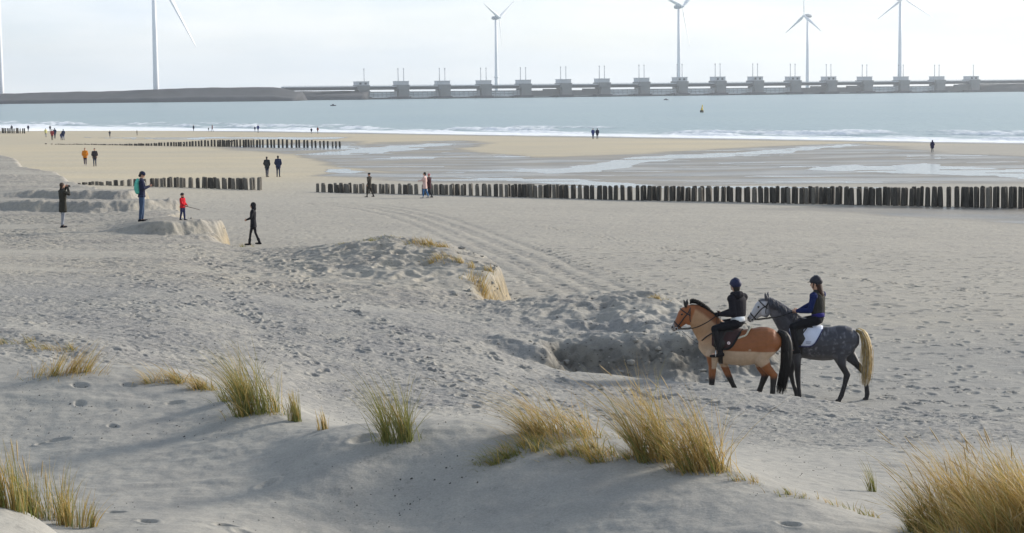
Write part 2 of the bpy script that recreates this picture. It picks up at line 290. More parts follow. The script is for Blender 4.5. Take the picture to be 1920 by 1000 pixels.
def build_terrain():
    # distances of the rows: fine near the camera, about half a picture pixel further off
    ds = [10.0]
    while ds[-1] < 440:
        d = ds[-1]
        zref = np.interp(d, [10, 20, 30, 40, 100, 250], [5, 5, 3.6, 2.7, 1.7, .4])
        step = .6/(FPX*(CAMZ-zref)/d**2)
        if d < 78: step = min(step, .045)
        ds.append(d+max(step, .012))
    ds = np.array(ds)
    th = np.concatenate([np.linspace(-.62, -.292, 50)[:-1], np.linspace(-.292, .292, 900), np.linspace(.292, .62, 50)[1:]])
    D, T = np.meshgrid(ds, th, indexing='ij')
    x = D*T; y = D
    nr, nc = D.shape
    x = x.ravel(); y = y.ravel()
    z, m, sd, wv, stp = terrain(x, y)
    us, vs = project(x, y, z)
    s = sbeach(x, y)
    # ---- damp sand and pools
    fu = 30*fbm(x, y, 14, 3, 11); fv = 3.2*fbm(x, y, 10, 3, 12) + 1.6*fbm(x*.10, y, 3.0, 3, 16)
    k = np.clip((y-60)/60, 0, 1)
    damp = np.zeros_like(x); pool = np.zeros(x.shape, bool)
    far = y > 70
    xf, yf = (us+fu)[far], (vs+fv)[far]
    df = np.zeros(xf.shape)
    for P in DAMP:
        ins = inpoly(xf, yf, P); dd = segdist((xf-960)*.12, yf, [((a-960)*.12, b) for a, b in P], True)
        df = np.maximum(df, np.where(ins, sstep(0, 5, dd), 0))
    pf = np.zeros(xf.shape, bool)
    xs, ys = (us+1.3*fu)[far], (vs+1.6*fv*.6)[far]
    for P in POOLS: pf |= inpoly(xs, ys, P)
    pf &= (fbm(x[far]*.09, y[far], 2.6, 3, 19) > -.36)
    pf |= (df > .45) & (yf < 346) & (fbm(x[far]*.16, y[far], 4.0, 3, 15) > .27)
    damp[far] = df; pool[far] = pf & (m[far] < .1) & (s[far] < 236)
    damp *= (.55+.45*sstep(-.35, .3, fbm(x*.35, y, 7, 3, 14)))
    damp = np.maximum(damp, sstep(232, 246, s))
    damp = np.maximum(damp, .75*pool)
    damp *= (m < .3)
    # ---- how trampled / rough the sand is
    tr = np.zeros_like(x)
    um = m*1.0
    # upland: trampled plain from ~26 m on; smooth wind-blown sand on the near dune
    n1 = fbm(x, y, 6, 3, 21)
    nearplain = sstep(26, 31, y + 4*fbm(x, y, 5, 2, 22) + np.where(us < 500, (500-us)*.004, 0))
    tr = um*(.10+.9*nearplain)
    tr = np.maximum(tr, um*.55*sstep(.1, .35, n1)*sstep(21.0, 22.3, y)*(us < 480))
    tr = tr*np.where(um > .5, np.clip(.78+.75*fbm(x*.6, y, 3.2, 3, 26), .25, 1.25), 1)
    blown = sstep(.12, .40, fbm(x*.32, y, 5.5, 3, 24))*sstep(28, 34, y)    # drifts of pale blown sand between
    tr *= 1-.75*blown*um
    tr = np.where(m < .99, np.maximum(tr, (1-um)*.62*(1-damp)*np.clip(1.15-s/210, .1, 1)), tr)
    # slopes of the dune face: soft scours
    pit = pits(x, y, .33, .13, 1, .85)*np.clip(.6+1.1*fbm(x, y, 2.3, 2, 27), .1, 1.2)*.030 + pits(x, y, .21, .075, 2, .7)*.019
    lum = fbm(x, y*1.25, .32, 4, 31)*.045 + np.abs(fbm(x, y, 1.2, 3, 33))*.06 + .05*fbm(x, y, 2.6, 2, 34)
    bnd = (1-um)*tr
    z = z - tr*um*pit + tr*um*lum - bnd*(pits(x, y, .50, .15, 4, .5)*.05 + pits(x*.8, y*1.1, .9, .2, 6, .22)*.05 + .03*np.abs(fbm(x*.7, y*1.4, .5, 3, 36))) + bnd*.03*fbm(x, y, .8, 2, 35)
    # smooth sand: a few scours, ripples and scattered prints
    sm = um*(1-nearplain)
    sc = fbm(x*.55+y*.2, y*1.2, 1.1, 3, 41)
    z = z + sm*(.05*sc*sstep(0, .5, sc) - .035*pits(x, y, .9, .11, 8, .28)*sstep(-.1, .3, fbm(x, y, 3, 2, 42)) + .012*fbm(x, y, .25, 2, 43))
    # trampled mounds have hummocky tops
    hum = np.exp(-(((us-720)/260)**2+((y-57)/6)**2)) + np.exp(-(((us-1190)/190)**2+((y-47)/4.5)**2))
    z = z + um*hum*(np.where(us > 950, .30, .19)*fbm(x, y, 1.0, 4, 45)-.12*pits(x, y, .85, .34, 9, .8))
    # cliffs: rough broken faces, gullied
    cl = np.exp(-(sd/(wv*.9))**2)*(wv < 1.0)*(y < 100)
    z = z + cl*(.16*fbm(x, y, .5, 3, 51)+.10*fbm(x, y, .22, 2, 52)+.30*np.clip(wv-.5, 0, .4)*fbm(x, y, 1.1, 3, 53)*2)
    # vehicle tracks on the beach
    trk = np.zeros_like(x)
    sel = (y > 45) & (y < 130) & (us > 480) & (us < 1350)
    for P in TRACKS:
        Q = [(ux(a, b), b) for a, b in P]
        dd = segdist(x[sel], y[sel], Q)
        for off in (0.0, .95):
            trk[sel] += np.exp(-((dd-off)/.22)**2)
    trk = np.clip(trk, 0, 1)*(1-um)
    z = z - trk*.028*(1+1.4*fbm(x, y, .5, 2, 55))
    # trails of footprints and hoof prints pressed into the sand
    Zg = z.reshape(nr, nc); dth = th
    rsp = np.random.RandomState(12)
    for line, stp, wd_, ln_, dep in PRINTS:
        P = [Vector((ux(a, b), b)) for a, b in line]; side = 1
        for p, q in zip(P, P[1:]):
            n_ = max(1, int((q-p).length/stp)); dr = (q-p).normalized(); pr = Vector((-dr.y, dr.x))
            for k in range(n_):
                c = p.lerp(q, (k+rsp.rand()*.5)/n_)+pr*(side*wd_*(1+.5*rsp.rand()))+dr*(rsp.rand()-.5)*.15; side = -side
                i0, i1 = np.searchsorted(ds, [c.y-.45, c.y+.45]); j0, j1 = np.searchsorted(dth, [(c.x-.5)/c.y, (c.x+.5)/c.y])
                if i1-i0 < 2 or j1-j0 < 2: continue
                X = D[i0:i1, j0:j1]*T[i0:i1, j0:j1]-c.x; Y = D[i0:i1, j0:j1]-c.y
                an = math.atan2(dr.y, dr.x)+rsp.randn()*.25; ca, sa = math.cos(an), math.sin(an); L_ = ln_*(.8+.5*rsp.rand())
                e_ = np.sqrt(((X*ca+Y*sa)/L_)**2+((Y*ca-X*sa)/(L_*.55))**2)
                Zg[i0:i1, j0:j1] += dep*(.7+.6*rsp.rand())*(-np.clip(1-e_**2, 0, 1)+(.30 if c.y > 26 else .10)*np.exp(-((e_-1.3)/.28)**2))*(1+.6*perlin((X+c.x)*9, (Y+c.y)*9))
    z = Zg.ravel()
    grit_shade = np.clip(um*nearplain*(.75+.6*fbm(x, y, 4, 3, 61))*(1-.8*blown) + .25*trk + (1-um)*(1-damp)*.42*(1-sstep(90, 150, y+12*fbm(x, y, 25, 2, 63)))*(.8+.7*fbm(x*.3, y, 9, 3, 62)), 0, 1)  # shelly grit, plus grey painted in for the shading of the trampled plain
    me = bpy.data.meshes.new('sand'); V = np.empty((x.size, 3), np.float32); V[:, 0] = x; V[:, 1] = y; V[:, 2] = z
    idx = np.arange(nr*nc).reshape(nr, nc)
    F = np.stack([idx[:-1, :-1], idx[:-1, 1:], idx[1:, 1:], idx[1:, :-1]], -1).reshape(-1, 4)
    def fill(me, V, F):
        me.vertices.add(len(V)); me.vertices.foreach_set('co', V.ravel())
        me.loops.add(F.size); me.loops.foreach_set('vertex_index', F.ravel().astype(np.int32))
        me.polygons.add(len(F)); me.polygons.foreach_set('loop_start', np.arange(0, F.size, 4, dtype=np.int32))
        me.polygons.foreach_set('loop_total', np.full(len(F), 4, np.int32))
        me.polygons.foreach_set('use_smooth', np.ones(len(F), bool)); me.update(calc_edges=True)
    fill(me, V, F)
    for nm, arr in (('damp', damp), ('cream', np.clip((1-um)*(1-damp)*sstep(95, 170, y-.10*(us-300)*(us > 300))*(.75+.5*fbm(x*.4, y, 16, 3, 64)), 0, 1)), ('grit_shade', grit_shade), ('edge', np.clip(np.maximum(cl, .8*stp), 0, 1)), ('tan', np.clip((y-46)/6, 0, 1))):  # 'cream' marks the far sand that is coloured as if in fuller sun
        a = me.attributes.new(nm, 'FLOAT', 'POINT'); a.data.foreach_set('value', arr.astype(np.float32))
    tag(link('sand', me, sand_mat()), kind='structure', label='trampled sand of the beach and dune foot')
    # pools: level sheets of water a few mm proud of the sand
    pk = pool[F].all(1)
    Fp = F[pk]; uq, inv = np.unique(Fp, return_inverse=True)
    Vp = V[uq].copy(); base = beach(Vp[:, 0].astype(float), Vp[:, 1].astype(float)); Vp[:, 2] = np.maximum(base, Vp[:, 2])+.006
    mp = bpy.data.meshes.new('tide_pools'); fill(mp, Vp, inv.reshape(-1, 4))
    tag(link('tide_pools', mp, pool_mat()), kind='structure', label='shallow pools of sea water left on the wet sand')
    Z = z.reshape(nr, nc)
    def ground(xq, yq):
        xq = np.atleast_1d(np.asarray(xq, float)); yq = np.atleast_1d(np.asarray(yq, float))
        fi = np.interp(yq, ds, np.arange(nr)); fj = np.interp(xq/yq, th, np.arange(nc))
        i = np.minimum(fi.astype(int), nr-2); j = np.minimum(fj.astype(int), nc-2); a = fi-i; b = fj-j
        return (Z[i, j]*(1-a)+Z[i+1, j]*a)*(1-b)+(Z[i, j+1]*(1-a)+Z[i+1, j+1]*a)*b
    return ground

def sand_mat():
    m = bpy.data.materials.new('sand'); m.use_nodes = True; nt = m.node_tree; N = nt.nodes; L = nt.links
    b = N['Principled BSDF']
    def attr(n):
        a = N.new('ShaderNodeAttribute'); a.attribute_name = n; return a.outputs['Fac']
    def mix(f, A, B, bt='MIX'):
        q = N.new('ShaderNodeMix'); q.data_type = 'RGBA'; q.blend_type = bt
        for s, v in (('Factor', f), ('A', A), ('B', B)):
            if isinstance(v, (tuple, float)): q.inputs[s].default_value = (*v, 1) if isinstance(v, tuple) else v
            else: L.new(v, q.inputs[s])
        return q.outputs['Result']
    def noise(sc, det=4, rough=.55):
        n = N.new('ShaderNodeTexNoise'); n.inputs['Scale'].default_value = sc; n.inputs['Detail'].default_value = det; n.inputs['Roughness'].default_value = rough
        L.new(tc.outputs['Object'], n.inputs['Vector']); return n.outputs[0]
    def ramp(v, a, b, lo=0., hi=1.):
        r = N.new('ShaderNodeMapRange'); r.inputs['From Min'].default_value = a; r.inputs['From Max'].default_value = b
        r.inputs['To Min'].default_value = lo; r.inputs['To Max'].default_value = hi; L.new(v, r.inputs['Value']); return r.outputs[0]
    tc = N.new('ShaderNodeTexCoord')
    dry = mix(ramp(noise(.5), .35, .65), (.415, .397, .352), (.365, .352, .32))
    dry = mix(attr('cream'), dry, (.60, .515, .355))  # far dry sand painted brighter, standing in for sun past the cloud-shaded foreground
    speck = ramp(noise(7, 6, .8), .50, .62)
    grit_shade_col = mix(speck, (.285, .28, .272), (.145, .145, .148))
    fl = ramp(noise(4.5, 6, .85), .57, .68, 0, .55)
    dry = mix(fl, dry, (.15, .145, .135))
    grit_shade_col = mix(ramp(noise(.6, 4), .38, .62), grit_shade_col, mix(speck, (.36, .345, .31), (.24, .235, .225)))
    c = mix(attr('grit_shade'), dry, grit_shade_col)  # real shell grit and painted shading share this grey
    c = mix(attr('edge'), c, mix(attr('tan'), mix(ramp(noise(3), .4, .6), (.185, .172, .145), (.105, .098, .085)), mix(ramp(noise(3), .4, .6), (.30, .245, .16), (.19, .16, .11))))
    wet = mix(ramp(noise(.15, 5), .4, .6), (.225, .192, .148), (.15, .134, .113))
    c = mix(attr('damp'), c, wet)
    fine = ramp(noise(45, 3), .3, .7, .88, 1.1)
    c = mix(1.0, c, fine, 'MULTIPLY')
    L.new(c, b.inputs['Base Color'])
    L.new(ramp(attr('damp'), 0, 1, .95, .30), b.inputs['Roughness'])
    b.inputs['Specular IOR Level'].default_value = .25
    bp = N.new('ShaderNodeBump'); bp.inputs['Strength'].default_value = .45; bp.inputs['Distance'].default_value = .045
    L.new(noise(14, 5, .65), bp.inputs['Height']); L.new(ramp(attr('grit_shade'), 0, 1, .22, .7), bp.inputs['Strength']); L.new(bp.outputs[0], b.inputs['Normal'])
    return m
def pool_mat():
    m = bpy.data.materials.new('pool_water'); m.use_nodes = True; b = m.node_tree.nodes['Principled BSDF']
    b.inputs['Base Color'].default_value = (.05, .07, .09, 1); b.inputs['Roughness'].default_value = .16
    b.inputs['IOR'].default_value = 1.33
    nt = m.node_tree; n = nt.nodes.new('ShaderNodeTexNoise'); n.inputs['Scale'].default_value = 2.5; bp = nt.nodes.new('ShaderNodeBump')
    bp.inputs['Strength'].default_value = .5; bp.inputs['Distance'].default_value = .05
    tc = nt.nodes.new('ShaderNodeTexCoord'); nt.links.new(tc.outputs['Object'], n.inputs['Vector'])
    nt.links.new(n.outputs[0], bp.inputs['Height']); nt.links.new(bp.outputs[0], b.inputs['Normal'])
    return m
GROUND = build_terrain()
def hit(u, v, dmin=11.0, dmax=430.0):
    """first point of the ground seen along the ray of picture point (u, v)"""
    r = ray(u, v); d = np.linspace(0, 1, 6000); d = dmin*(dmax/dmin)**d
    x = r.x/r.y*d; z = CAMZ+r.z/r.y*d
    g = GROUND(x, d); k = np.argmax(z <= g+.0)
    if not (z <= g).any(): k = len(d)-1
    return Vector((x[k], d[k], g[k]))

# ================================================================== SEA
def build_sea():
    ds = [150.0]
    while ds[-1] < 9000: ds.append(ds[-1]+max(.28, min(60.0, .35*ds[-1]**2/(FPX*CAMZ))))
    ds = np.array(ds); th = np.concatenate([np.linspace(-.75, -.29, 30)[:-1], np.linspace(-.29, .29, 560), np.linspace(.29, .75, 30)[1:]])
    D, T = np.meshgrid(ds, th, indexing='ij'); nr, nc = D.shape
    x = (D*T).ravel(); y = D.ravel(); s = sbeach(x, y); t = .667*x-.745*y
    z = np.zeros_like(x)
    near = np.clip((900-y)/600, 0, 1)
    z += near*(.10*fbm(t*.25, s, 6, 2, 71)+.05*fbm(t*.5, s, 2.2, 2, 72))
    foam = np.zeros_like(x)
    wob = 5*fbm(t, s*.3, 60, 3, 73)+1.5*fbm(t, s, 9, 2, 74)
    for k, (s0, am) in enumerate(((266, .55), (277, .8), (289, .75), (304, .5))):
        seg = sstep(-.08, .22, fbm(t, s*0, 38, 2, 80+k))
        q = (s+wob*(.6+.2*k)-s0)
        hgt = np.exp(-(q/1.5)**2)*seg*am
        z += hgt
        crest = np.exp(-((q+1.0)/1.3)**2)*seg
        foam = np.maximum(foam, crest*(.85+.6*fbm(t, s, 2.5, 2, 90+k))*(1.4 if k < 3 else 1.0))
    wash = (1-sstep(262, 275, s+wob*.8+2.5*fbm(t, s, 5, 3, 76)))
    foam = np.maximum(foam, wash*(1.05+.45*fbm(t*.4, s, 3, 3, 77)))
    foam = np.maximum(foam, (1-sstep(270, 298, s+wob))*sstep(-.05, .25, fbm(t*.35, s, 4, 3, 78))*.95)
    caps = sstep(.46, .55, fbm(t*.3, s, 9, 3, 79))*np.clip((700-y)/300, 0, 1)*.5
    foam = np.clip(np.maximum(foam, caps), 0, 1)
    V = np.stack([x, y, z], 1).astype(np.float32); idx = np.arange(nr*nc).reshape(nr, nc)
    F = np.stack([idx[:-1, :-1], idx[:-1, 1:], idx[1:, 1:], idx[1:, :-1]], -1).reshape(-1, 4)
    keep = (s[F] > 244).any(1); F = F[keep]; uq, inv = np.unique(F, return_inverse=True); V = V[uq]; F = inv.reshape(-1, 4); foam = foam[uq]
    me = bpy.data.meshes.new('sea')
    me.vertices.add(len(V)); me.vertices.foreach_set('co', V.ravel()); me.loops.add(F.size); me.loops.foreach_set('vertex_index', F.ravel().astype(np.int32))
    me.polygons.add(len(F)); me.polygons.foreach_set('loop_start', np.arange(0, F.size, 4, dtype=np.int32)); me.polygons.foreach_set('loop_total', np.full(len(F), 4, np.int32))
    me.polygons.foreach_set('use_smooth', np.ones(len(F), bool)); me.update(calc_edges=True)
    a = me.attributes.new('foam', 'FLOAT', 'POINT'); a.data.foreach_set('value', foam.astype(np.float32))
    m = bpy.data.materials.new('sea_water'); m.use_nodes = True; nt = m.node_tree; N = nt.nodes; L = nt.links; b = N['Principled BSDF']
    at = N.new('ShaderNodeAttribute'); at.attribute_name = 'foam'
    tc = N.new('ShaderNodeTexCoord')
    def noise(sc, v=(1, 1, 1), det=4):
        mp = N.new('ShaderNodeMapping'); mp.inputs['Scale'].default_value = v; mp.inputs['Rotation'].default_value = (0, 0, R(-42))
        n = N.new('ShaderNodeTexNoise'); n.inputs['Scale'].default_value = sc; n.inputs['Detail'].default_value = det
        L.new(tc.outputs['Object'], mp.inputs['Vector']); L.new(mp.outputs[0], n.inputs['Vector']); return n.outputs[0]
    q = N.new('ShaderNodeMix'); q.data_type = 'RGBA'; L.new(noise(.02, (1, .35, 1)), q.inputs['Factor'])
    q.inputs['A'].default_value = (.115, .195, .225, 1); q.inputs['B'].default_value = (.20, .275, .265, 1)
    f = N.new('ShaderNodeMix'); f.data_type = 'RGBA'; L.new(at.outputs['Fac'], f.inputs['Factor']); L.new(q.outputs['Result'], f.inputs['A']); f.inputs['B'].default_value = (.80, .82, .83, 1)
    L.new(f.outputs['Result'], b.inputs['Base Color'])
    r = N.new('ShaderNodeMapRange'); r.inputs['To Min'].default_value = .30; r.inputs['To Max'].default_value = .9; L.new(at.outputs['Fac'], r.inputs['Value']); L.new(r.outputs[0], b.inputs['Roughness'])
    b.inputs['IOR'].default_value = 1.33
    bp = N.new('ShaderNodeBump'); bp.inputs['Strength'].default_value = .8; bp.inputs['Distance'].default_value = .5
    L.new(noise(.35, (1, .45, 1), 6), bp.inputs['Height']); L.new(bp.outputs[0], b.inputs['Normal'])
    tag(link('sea', me, m), kind='structure', label='grey blue sea with breakers along the shore')
build_sea()
# ================================================================== shape helpers
def box(bm, x0, x1, y0, y1, z0, z1):
    vs = [bm.verts.new(p) for p in ((x0,y0,z0),(x1,y0,z0),(x1,y1,z0),(x0,y1,z0),(x0,y0,z1),(x1,y0,z1),(x1,y1,z1),(x0,y1,z1))]
    for f in ((0,3,2,1),(4,5,6,7),(0,1,5,4),(1,2,6,5),(2,3,7,6),(3,0,4,7)): bm.faces.new([vs[i] for i in f])
def lerp_at(arr, t):
    return arr
def loft(bm, pts, a, b=None, lat=(0, 1, 0), n=12, cap=True, roundness=.8):
    """tube through pts; a = half width in the plane of the path, b = half width along lat (numbers or lists)"""
    pts = [Vector(p) for p in pts]; k = len(pts)
    a = [a]*k if isinstance(a, (int, float)) else list(a)
    b = a[:] if b is None else ([b]*k if isinstance(b, (int, float)) else list(b))
    tan = []
    for i in range(k):
        t = pts[min(i+1, k-1)]-pts[max(i-1, 0)]
        tan.append(t.normalized() if t.length > 1e-9 else Vector((0, 0, 1)))
    rings = []
    P = [(pts[i], tan[i], a[i], b[i]) for i in range(k)]
    if cap:
        r0 = min(a[0], b[0])*roundness; r1 = min(a[-1], b[-1])*roundness
        P = [(pts[0]-tan[0]*r0*.92, tan[0], a[0]*.38, b[0]*.38), (pts[0]-tan[0]*r0*.6, tan[0], a[0]*.8, b[0]*.8)] + P + \
            [(pts[-1]+tan[-1]*r1*.6, tan[-1], a[-1]*.8, b[-1]*.8), (pts[-1]+tan[-1]*r1*.92, tan[-1], a[-1]*.38, b[-1]*.38)]
    L0 = Vector(lat)
    for p, t, ra, rb in P:
        l = L0-t*L0.dot(t)
        l = l.normalized() if l.length > 1e-5 else t.orthogonal().normalized()
        nn = l.cross(t)
        rings.append([bm.verts.new(p+nn*(ra*math.cos(2*math.pi*q/n))+l*(rb*math.sin(2*math.pi*q/n))) for q in range(n)])
    for r0, r1 in zip(rings, rings[1:]):
        for q in range(n): bm.faces.new((r0[q], r0[(q+1) % n], r1[(q+1) % n], r1[q]))
    bm.faces.new(rings[0][::-1]); bm.faces.new(rings[-1])
def ball(bm, c, rx, ry, rz, seg=14, rings=9, rot=None):
    g = bmesh.ops.create_uvsphere(bm, u_segments=seg, v_segments=rings, radius=1.0)
    M = Matrix.Translation(Vector(c)) @ (rot.to_4x4() if rot is not None else Matrix.Identity(4)) @ Matrix.Diagonal((rx, ry, rz, 1))
    for v in g['verts']: v.co = M @ v.co
_DGR = None
def fuse(name, bm, voxel, it=4, fac=.5, mat_=None, parent=None):
    """one continuous skin over overlapping closed shapes"""
    bmesh.ops.recalc_face_normals(bm, faces=bm.faces)
    me = bpy.data.meshes.new('tmp_' + name); bm.to_mesh(me); bm.free()
    o = bpy.data.objects.new('tmp_' + name, me); COL.objects.link(o)
    r = o.modifiers.new('r', 'REMESH'); r.mode = 'VOXEL'; r.voxel_size = voxel; r.adaptivity = 0
    if it:
        s = o.modifiers.new('s', 'SMOOTH'); s.factor = fac; s.iterations = it
    dg = bpy.context.evaluated_depsgraph_get(); ev = o.evaluated_get(dg)
    m2 = bpy.data.meshes.new_from_object(ev); m2.name = name
    bpy.data.objects.remove(o); bpy.data.meshes.remove(me)
    m2.polygons.foreach_set('use_smooth', [True]*len(m2.polygons))
    return link(name, m2, mat_, parent)
def vcolor(me, name, cols):
    a = me.attributes.new(name, 'FLOAT_COLOR', 'POINT')
    c = np.ones((len(me.vertices), 4), np.float32); c[:, :3] = cols; a.data.foreach_set('color', c.ravel())
def vcoords(me):
    v = np.empty(len(me.vertices)*3, np.float32); me.vertices.foreach_get('co', v); return v.reshape(-1, 3)

# ================================================================== FAR SHORE: dike, storm surge barrier, wind turbines
M_conc = mat('barrier_concrete', (.20, .20, .20), .9, .12, .12)
M_cap = mat('cap_house_paint', (.5, .51, .52), .8, .06, .2)
M_deck = mat('deck_concrete', (.34, .33, .32), .9, .1, .05)
M_beam = mat('deck_beam', (.075, .074, .078), .9, .1, .05)
M_gate = mat('gate_steel', (.72, .76, .78), .6, .06, .2)
M_gated = mat('gate_dark_steel', (.17, .165, .165), .8, .1, .1)  # darker steel used on some of the gates
M_pole = mat('cylinder_steel', (.40, .42, .45), .6, .05, 1)
M_rock = mat('dike_rock', (.05, .05, .053), .95, .35, .06)
M_dike = mat('dike_grass', (.135, .125, .09), .95, .3, .02)
M_turb = mat('turbine_paint', (.82, .83, .85), .5, .03, .1)

def strip_line(u): # the line of the barrier in plan
    x0, y0, x1, y1 = ux(690, 2140), 2140., ux(1825, 2420), 2420.
    k = (u-960)/FPX
    t = (k*y0-x0)/((x1-x0)-k*(y1-y0)); return Vector((x0+t*(x1-x0), y0+t*(y1-y0), 0))
BDIR = (strip_line(1825)-strip_line(690)).normalized(); BANG = math.atan2(BDIR.y, BDIR.x)
PIERS = [683, 757, 834, 911, 985, 1060, 1132, 1206, 1277, 1348, 1418, 1488, 1555, 1622, 1690, 1757, 1821]
def pier_tree(variant):
    e = empty('barrier_pier', (0, 0, 0))
    bm = bmesh.new(); box(bm, -5.6, 6.4, -9, 9, 2.6, 15.5); box(bm, -7.4, 6.6, -10, 10, 10.9, 15.6)
    bmobj('pier_column', bm, M_conc, e, False)
    bm = bmesh.new(); box(bm, -12.5, 7.2, -13, 13, -3, 2.7); bmobj('pier_base', bm, M_beam, e, False)
    bm = bmesh.new(); box(bm, -7.7, 6.9, -6, 6, 15.62, 19.4); box(bm, -8.1, 7.3, -6.4, 6.4, 19.41, 20.0)
    cp = bmobj('cap_house', bm, M_cap, e, False)
    if variant:
        for xx in (-4.5, 1.5):
            bm = bmesh.new(); box(bm, xx, xx+2.6, -6.06, -5.9, 16.4, 18.6); bmobj('door', bm, M_beam, cp, False)
    for xx in ((-3.6, 2.9) if variant < 2 else (2.9,)):
        bm = bmesh.new(); loft(bm, [(xx, 0, 19.8), (xx, 0, 33)], .42, .42, n=8, cap=False); loft(bm, [(xx, 0, 33), (xx, 0, 34.2)], .7, .7, n=8, cap=False)
        bmobj('hoist_cylinder', bm, M_pole, e)
    return e
_pt = {}
for i, u in enumerate(PIERS):
    v = 2 if i in (0, 16) else (1 if i in (8, 9, 10, 11, 12) else 0)
    if v not in _pt: o = _pt[v] = pier_tree(v)
    else: o = copy_tree(_pt[v])
    p = strip_line(u); o.location = (p.x, p.y, 0); o.rotation_euler.z = BANG
    sc = 1.0 + .10*math.exp(-((u-1350)/260)**2); o.scale = (1, 1, sc)
    lab = ('concrete barrier pier with a single hoist cylinder at the %s end of the barrier' % ('left' if i == 0 else 'right')) if v == 2 else \
          ('tall grey barrier pier with dark doors in its pale cap house and two cylinders' if v == 1 else 'grey concrete barrier pier with plain pale cap and two hoist cylinders')
    tag(o, lab, 'barrier pier', 'piers of the storm surge barrier')
# road bridge carried by the piers
e = empty('road_bridge', strip_line(960), BANG, 'long pale road deck carried across the sea by the barrier piers', 'bridge')
o0 = strip_line(960)
def along(u): return (strip_line(u)-o0).dot(BDIR)
x0, x1 = along(535), along(2150)
bm = bmesh.new(); box(bm, x0, x1, -6.5, 6.5, 13.7, 14.9); bmobj('deck', bm, M_cap, e, False)
bm = bmesh.new(); box(bm, x0, x1, -5.4, 5.4, 10.5, 13.69); bmobj('deck_beam', bm, M_beam, e, False)
bm = bmesh.new(); box(bm, x0, x1, -6.4, -6.25, 15.7, 15.85)
for q in np.arange(x0, x1, 6): box(bm, q, q+.2, -6.42, -6.24, 14.9, 15.7)
bmobj('railing', bm, M_pole, e, False)
def gate_tree(kind, wd):
    e = empty('barrier_gate', (0, 0, 0))
    if kind == 0:
        bm = bmesh.new(); box(bm, -wd, wd, -1, 1, 2.2, 8.4); bmobj('gate_plate', bm, M_gate, e, False)
        bm = bmesh.new()
        for zz in (2.4, 5.2, 8.0): loft(bm, [(-wd, -2.3, zz), (wd, -2.3, zz)], .42, .42, lat=(0, 0, 1), n=6, cap=False)
        for xx in np.linspace(-wd+.8, wd-.8, 7): loft(bm, [(xx, -2.2, 2.4), (xx, -2.2, 8.0)], .3, .3, n=6, cap=False)
        bmobj('truss', bm, M_cap, e)
        for sx in (-1, 1):
            bm = bmesh.new(); box(bm, sx*wd-1.2, sx*wd+1.2, -2.9, -1.1, 1.8, 9.2); bmobj('gate_post', bm, M_cap, e, False)
    else:
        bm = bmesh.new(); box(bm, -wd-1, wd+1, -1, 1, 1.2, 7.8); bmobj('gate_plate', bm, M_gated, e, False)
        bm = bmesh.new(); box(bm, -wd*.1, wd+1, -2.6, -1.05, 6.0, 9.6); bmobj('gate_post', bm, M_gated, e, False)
    bm = bmesh.new(); box(bm, -wd-1.4, wd+1.4, -2, 2, -1.5, 1.0 if kind else 1.7); bmobj('sill_beam', bm, M_beam, e, False)
    return e
_gt = {}
for i in range(len(PIERS)-1):
    k = 1 if i in (4, 5, 11, 12, 15) else 0
    a, b = strip_line(PIERS[i]), strip_line(PIERS[i+1]); c = (a+b)/2
    wd = (a-b).length/2-7.2
    key = (k,)
    if key not in _gt: o = _gt[key] = gate_tree(k, 15.5)
    else: o = copy_tree(_gt[key])
    o.scale = (wd/15.5, 1, 1)
    o.location = (c.x, c.y, 0); o.rotation_euler.z = BANG
    tag(o, 'dark lowered gate closing the opening between two barrier piers' if k else 'pale steel lift gate with trusses between two barrier piers', 'sluice gate', 'lift gates of the storm surge barrier')

def mound(name, prof, u0, u1, d, label, hgt=None, seed=0, step=6.0, mats=(M_rock, M_dike)):
    """a dike: cross profile (distance beyond the waterline, height) swept between two bearings"""
    a = Vector((ux(u0, d), d, 0)); b = Vector((ux(u1, d), d, 0)) if not isinstance(d, tuple) else None
    n = int((b-a).length/step)+1; bm = bmesh.new(); rows = []
    for i in range(n+1):
        t = i/n; u = u0+(u1-u0)*t; h = hgt(u) if hgt else 1
        row = []
        for k, (q, zz) in enumerate(prof):
            x = a.x+(b.x-a.x)*t; y = d+q
            z = zz*h+(.5*float(perlin(x*.05+seed, q*.07)) if 0 < k < len(prof)-1 else 0)
            row.append(bm.verts.new((x, y+2.0*float(perlin(x*.04, seed+k*1.7)), z)))
        rows.append(row)
    for r0, r1 in zip(rows, rows[1:]):
        for k in range(len(prof)-1):
            f = bm.faces.new((r0[k], r1[k], r1[k+1], r0[k+1])); f.material_index = 0 if k < 3 else 1
    bm.faces.new(rows[0]); bm.faces.new(rows[-1][::-1])
    o = bmobj(name, bm, mats[0]); o.data.materials.append(mats[1])
    return tag(o, label, kind='structure')
hd = lambda u: (.80+.35*float(sstep(-100, 480, np.float64(u))))*(1-.40*float(sstep(500, 560, np.float64(u))))+.05*float(perlin(u*.01, 3.3))
mound('dike', [(0, -2), (3, 2.5), (9, 4.5), (14, 5.0), (30, 5.6), (46, 11.5), (56, 12.6), (66, 12.4), (120, -2)], -420, 560, 1955, 'long grassy rock-faced dike across the sea', hd)
mound('dike_head', [(0, -2), (4, 2.5), (12, 5.0), (16, 5.4), (34, 7.0), (52, 9.6), (60, 9.8), (70, 9.2), (120, -2)], 530, 690, 2085, 'low dark dike head where the barrier begins')
mound('embankment', [(0, -2), (4, 3), (12, 6.5), (18, 8.0), (24, 9.0), (34, 10.2), (44, 10.2), (54, 10.0), (110, -2)], 1815, 2300, 2415, 'dark embankment at the far end of the barrier')
mound('far_shore', [(0, -2), (5, 2), (12, 4), (20, 5), (30, 6), (60, 7), (90, 7), (120, 6), (200, -2)], -900, 2700, 4200, 'low hazy shore beyond the barrier', seed=5, step=30)

